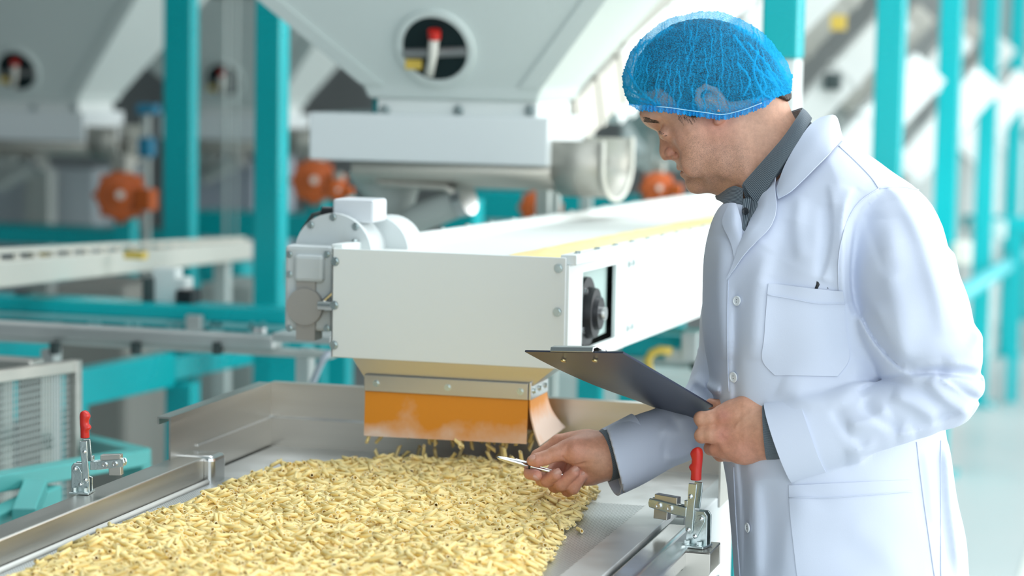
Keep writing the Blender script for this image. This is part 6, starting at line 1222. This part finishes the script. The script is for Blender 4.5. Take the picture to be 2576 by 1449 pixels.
# ---- clipboard, pen, pens in the pocket -----------------------------
M_BOARD = mat('dark_navy_board', (0.040, 0.050, 0.085), 0.30, bump=0.04, bscale=700)
cA, cB, cC, cD = [C3(*q) for q in ((1320, 885, -.10), (1567, 889, -.275), (1806, 1030, -.052), (1648, 1020, .115))]
G = np.zeros((22, 22, 3))
for i in range(22):
    for j in range(22):
        s, t = i / 21, j / 21; p = (cA * (1 - s) + cB * s) * (1 - t) + (cD * (1 - s) + cC * s) * t
        p = p + np.array([0, -1, 0]) * (.016 * 4 * s * (1 - s) * t * t + .007 * 4 * t * (1 - t) * (1 - s)); G[i, j] = p
W = to_world(G); cl_c = W[11, 11]; clipboard = thing('clipboard', 'dark navy clipboard held up at an angle in one hand', 'clipboard', tuple(map(float, cl_c)))
n = np.cross(W[11, 12] - W[11, 11], W[12, 11] - W[11, 11]); W2 = W if n[2] > 0 else W[:, ::-1]
b = MB(); b.sheet(W2, .0026); obj('board', b, M_BOARD, clipboard, auto=.8)
nrm = n / np.linalg.norm(n) * (1 if n[2] > 0 else -1); e1 = W[21, 0] - W[0, 0]; e1 /= np.linalg.norm(e1); e2 = W[0, 21] - W[0, 0]; e2 -= e1 * (e2 @ e1); e2 /= np.linalg.norm(e2)
# paper sheet on the upper side
b = MB(); b.sheet((W2[2:20, 3:20] if n[2] > 0 else W2[2:20, 2:19]) + nrm * .0012, .0006); obj('paper', b, mat('paper', (.82, .84, .86), .7), clipboard)
cm = W[0, 0] * .5 + W[21, 0] * .5
b = MB(); prof = [(-.003, .0), (-.004, .006), (.002, .010), (.012, .009), (.022, .004), (.030, .002), (.030, .0005), (.021, .002), (.012, .007), (.003, .008), (-.002, .005), (-.001, 0)]
b.prism([cm + e2 * a + nrm * (c + .0005) - e1 * .047 for a, c in prof], e1 * .094); clip = obj('clip', b, M_POLISH, clipboard, bevel=.0006, label='chrome spring clip')
b = MB(); b.tube([cm - e1 * .052 + e2 * .014 + nrm * .006, cm + e1 * .052 + e2 * .014 + nrm * .006], .0028, 10); obj('hinge_pin', b, M_POLISH, clip, smooth=True)
for q in ((1419, 901), (1500, 905)):
    # rivets on the underside
    r = ray(*q); k = ((cm - CC) @ nrm) / (r @ nrm); best = None
    dd = [(np.hypot(*(proj(W[i, j])[:2] - np.array(q))), i, j) for i in range(22) for j in range(22)]; _, i, j = min(dd); p = W[i, j] - nrm * .0026
    b = MB(); b.tube([p + nrm * .001, p - nrm * .0008, p - nrm * .0016], [.0042, .0040, .0022], 14); obj('rivet', b, mat('brass_rivet', (.75, .62, .32), .3, 1.0), clipboard, auto=.8)

pa, pb = to_world(C3(1250, 1150, -.014)), to_world(C3(1424, 1197, -.010)); ax = (pb - pa) / np.linalg.norm(pb - pa); L = np.linalg.norm(pb - pa)
pen = thing('ballpoint_pen', 'slim silver ballpoint pen held over the pasta', 'pen', tuple(map(float, pa)))
b = MB(); b.tube([pa + ax * t for t in (.0, .001, .003, .010, .020, .035, .048)], [.0006, .0016, .0025, .0034, .0042, .0046, .0046], 18); obj('cap', b, M_POLISH, pen, smooth=True)
b = MB(); b.tube([pa + ax * .048, pa + ax * .050], .0048, 18); obj('ring', b, M_DBUTTON, pen, auto=.8)
b = MB(); b.tube([pa + ax * t for t in (.050, .06, L * .8, L)], [.0034, .0035, .0034, .0026], 18); obj('barrel', b, M_POLISH, pen, auto=.8)
cup = CU - ax * (CU @ ax); cup /= np.linalg.norm(cup); b = MB(); b.prism([pa + ax * t + cup * c - CF * .0012 for t, c in ((.026, .0040), (.027, .0054), (.050, .0052), (.051, .0044))], CF * .0024); obj('pen_clip', b, M_POLISH, pen)
for (px, py, r, hh, lab) in ((2052, 731, 11, .034, 'black pen with a tall clip tucked in the breast pocket'), (2082, 729, 5, .030, 'thin dark pen next to the clipped pen in the breast pocket')):
    p0 = to_world(coat_pt(px, py, -.0035)); dn = -CU; t = thing('pocket_pen', lab, 'pen', tuple(map(float, p0))); r = RP(r) * .6
    b = MB(); b.tube([p0 + dn * (-.003), p0 + dn * .0, p0 + dn * .01, p0 + dn * hh], [r * .6, r, r, r * .8], 14); obj('barrel', b, M_BLACK, t, auto=.8)
    b = MB(); q = p0 - CF * (r * 1.1); u = CU
    if hh > .032: b.tube([p0 + u * .002, p0 + u * .010 + CR * .001, q + u * .013 + CR * .002, q + u * .008 + CR * .003, q + u * .001], [.0030, .0034, .0030, .0026, .0020], 8)
    else: b.tube([p0 + u * .001, p0 + u * .004, q + u * .004, q + u * .001], .0024, 8)
    obj('pen_clip', b, M_BLACK, t, smooth=True)
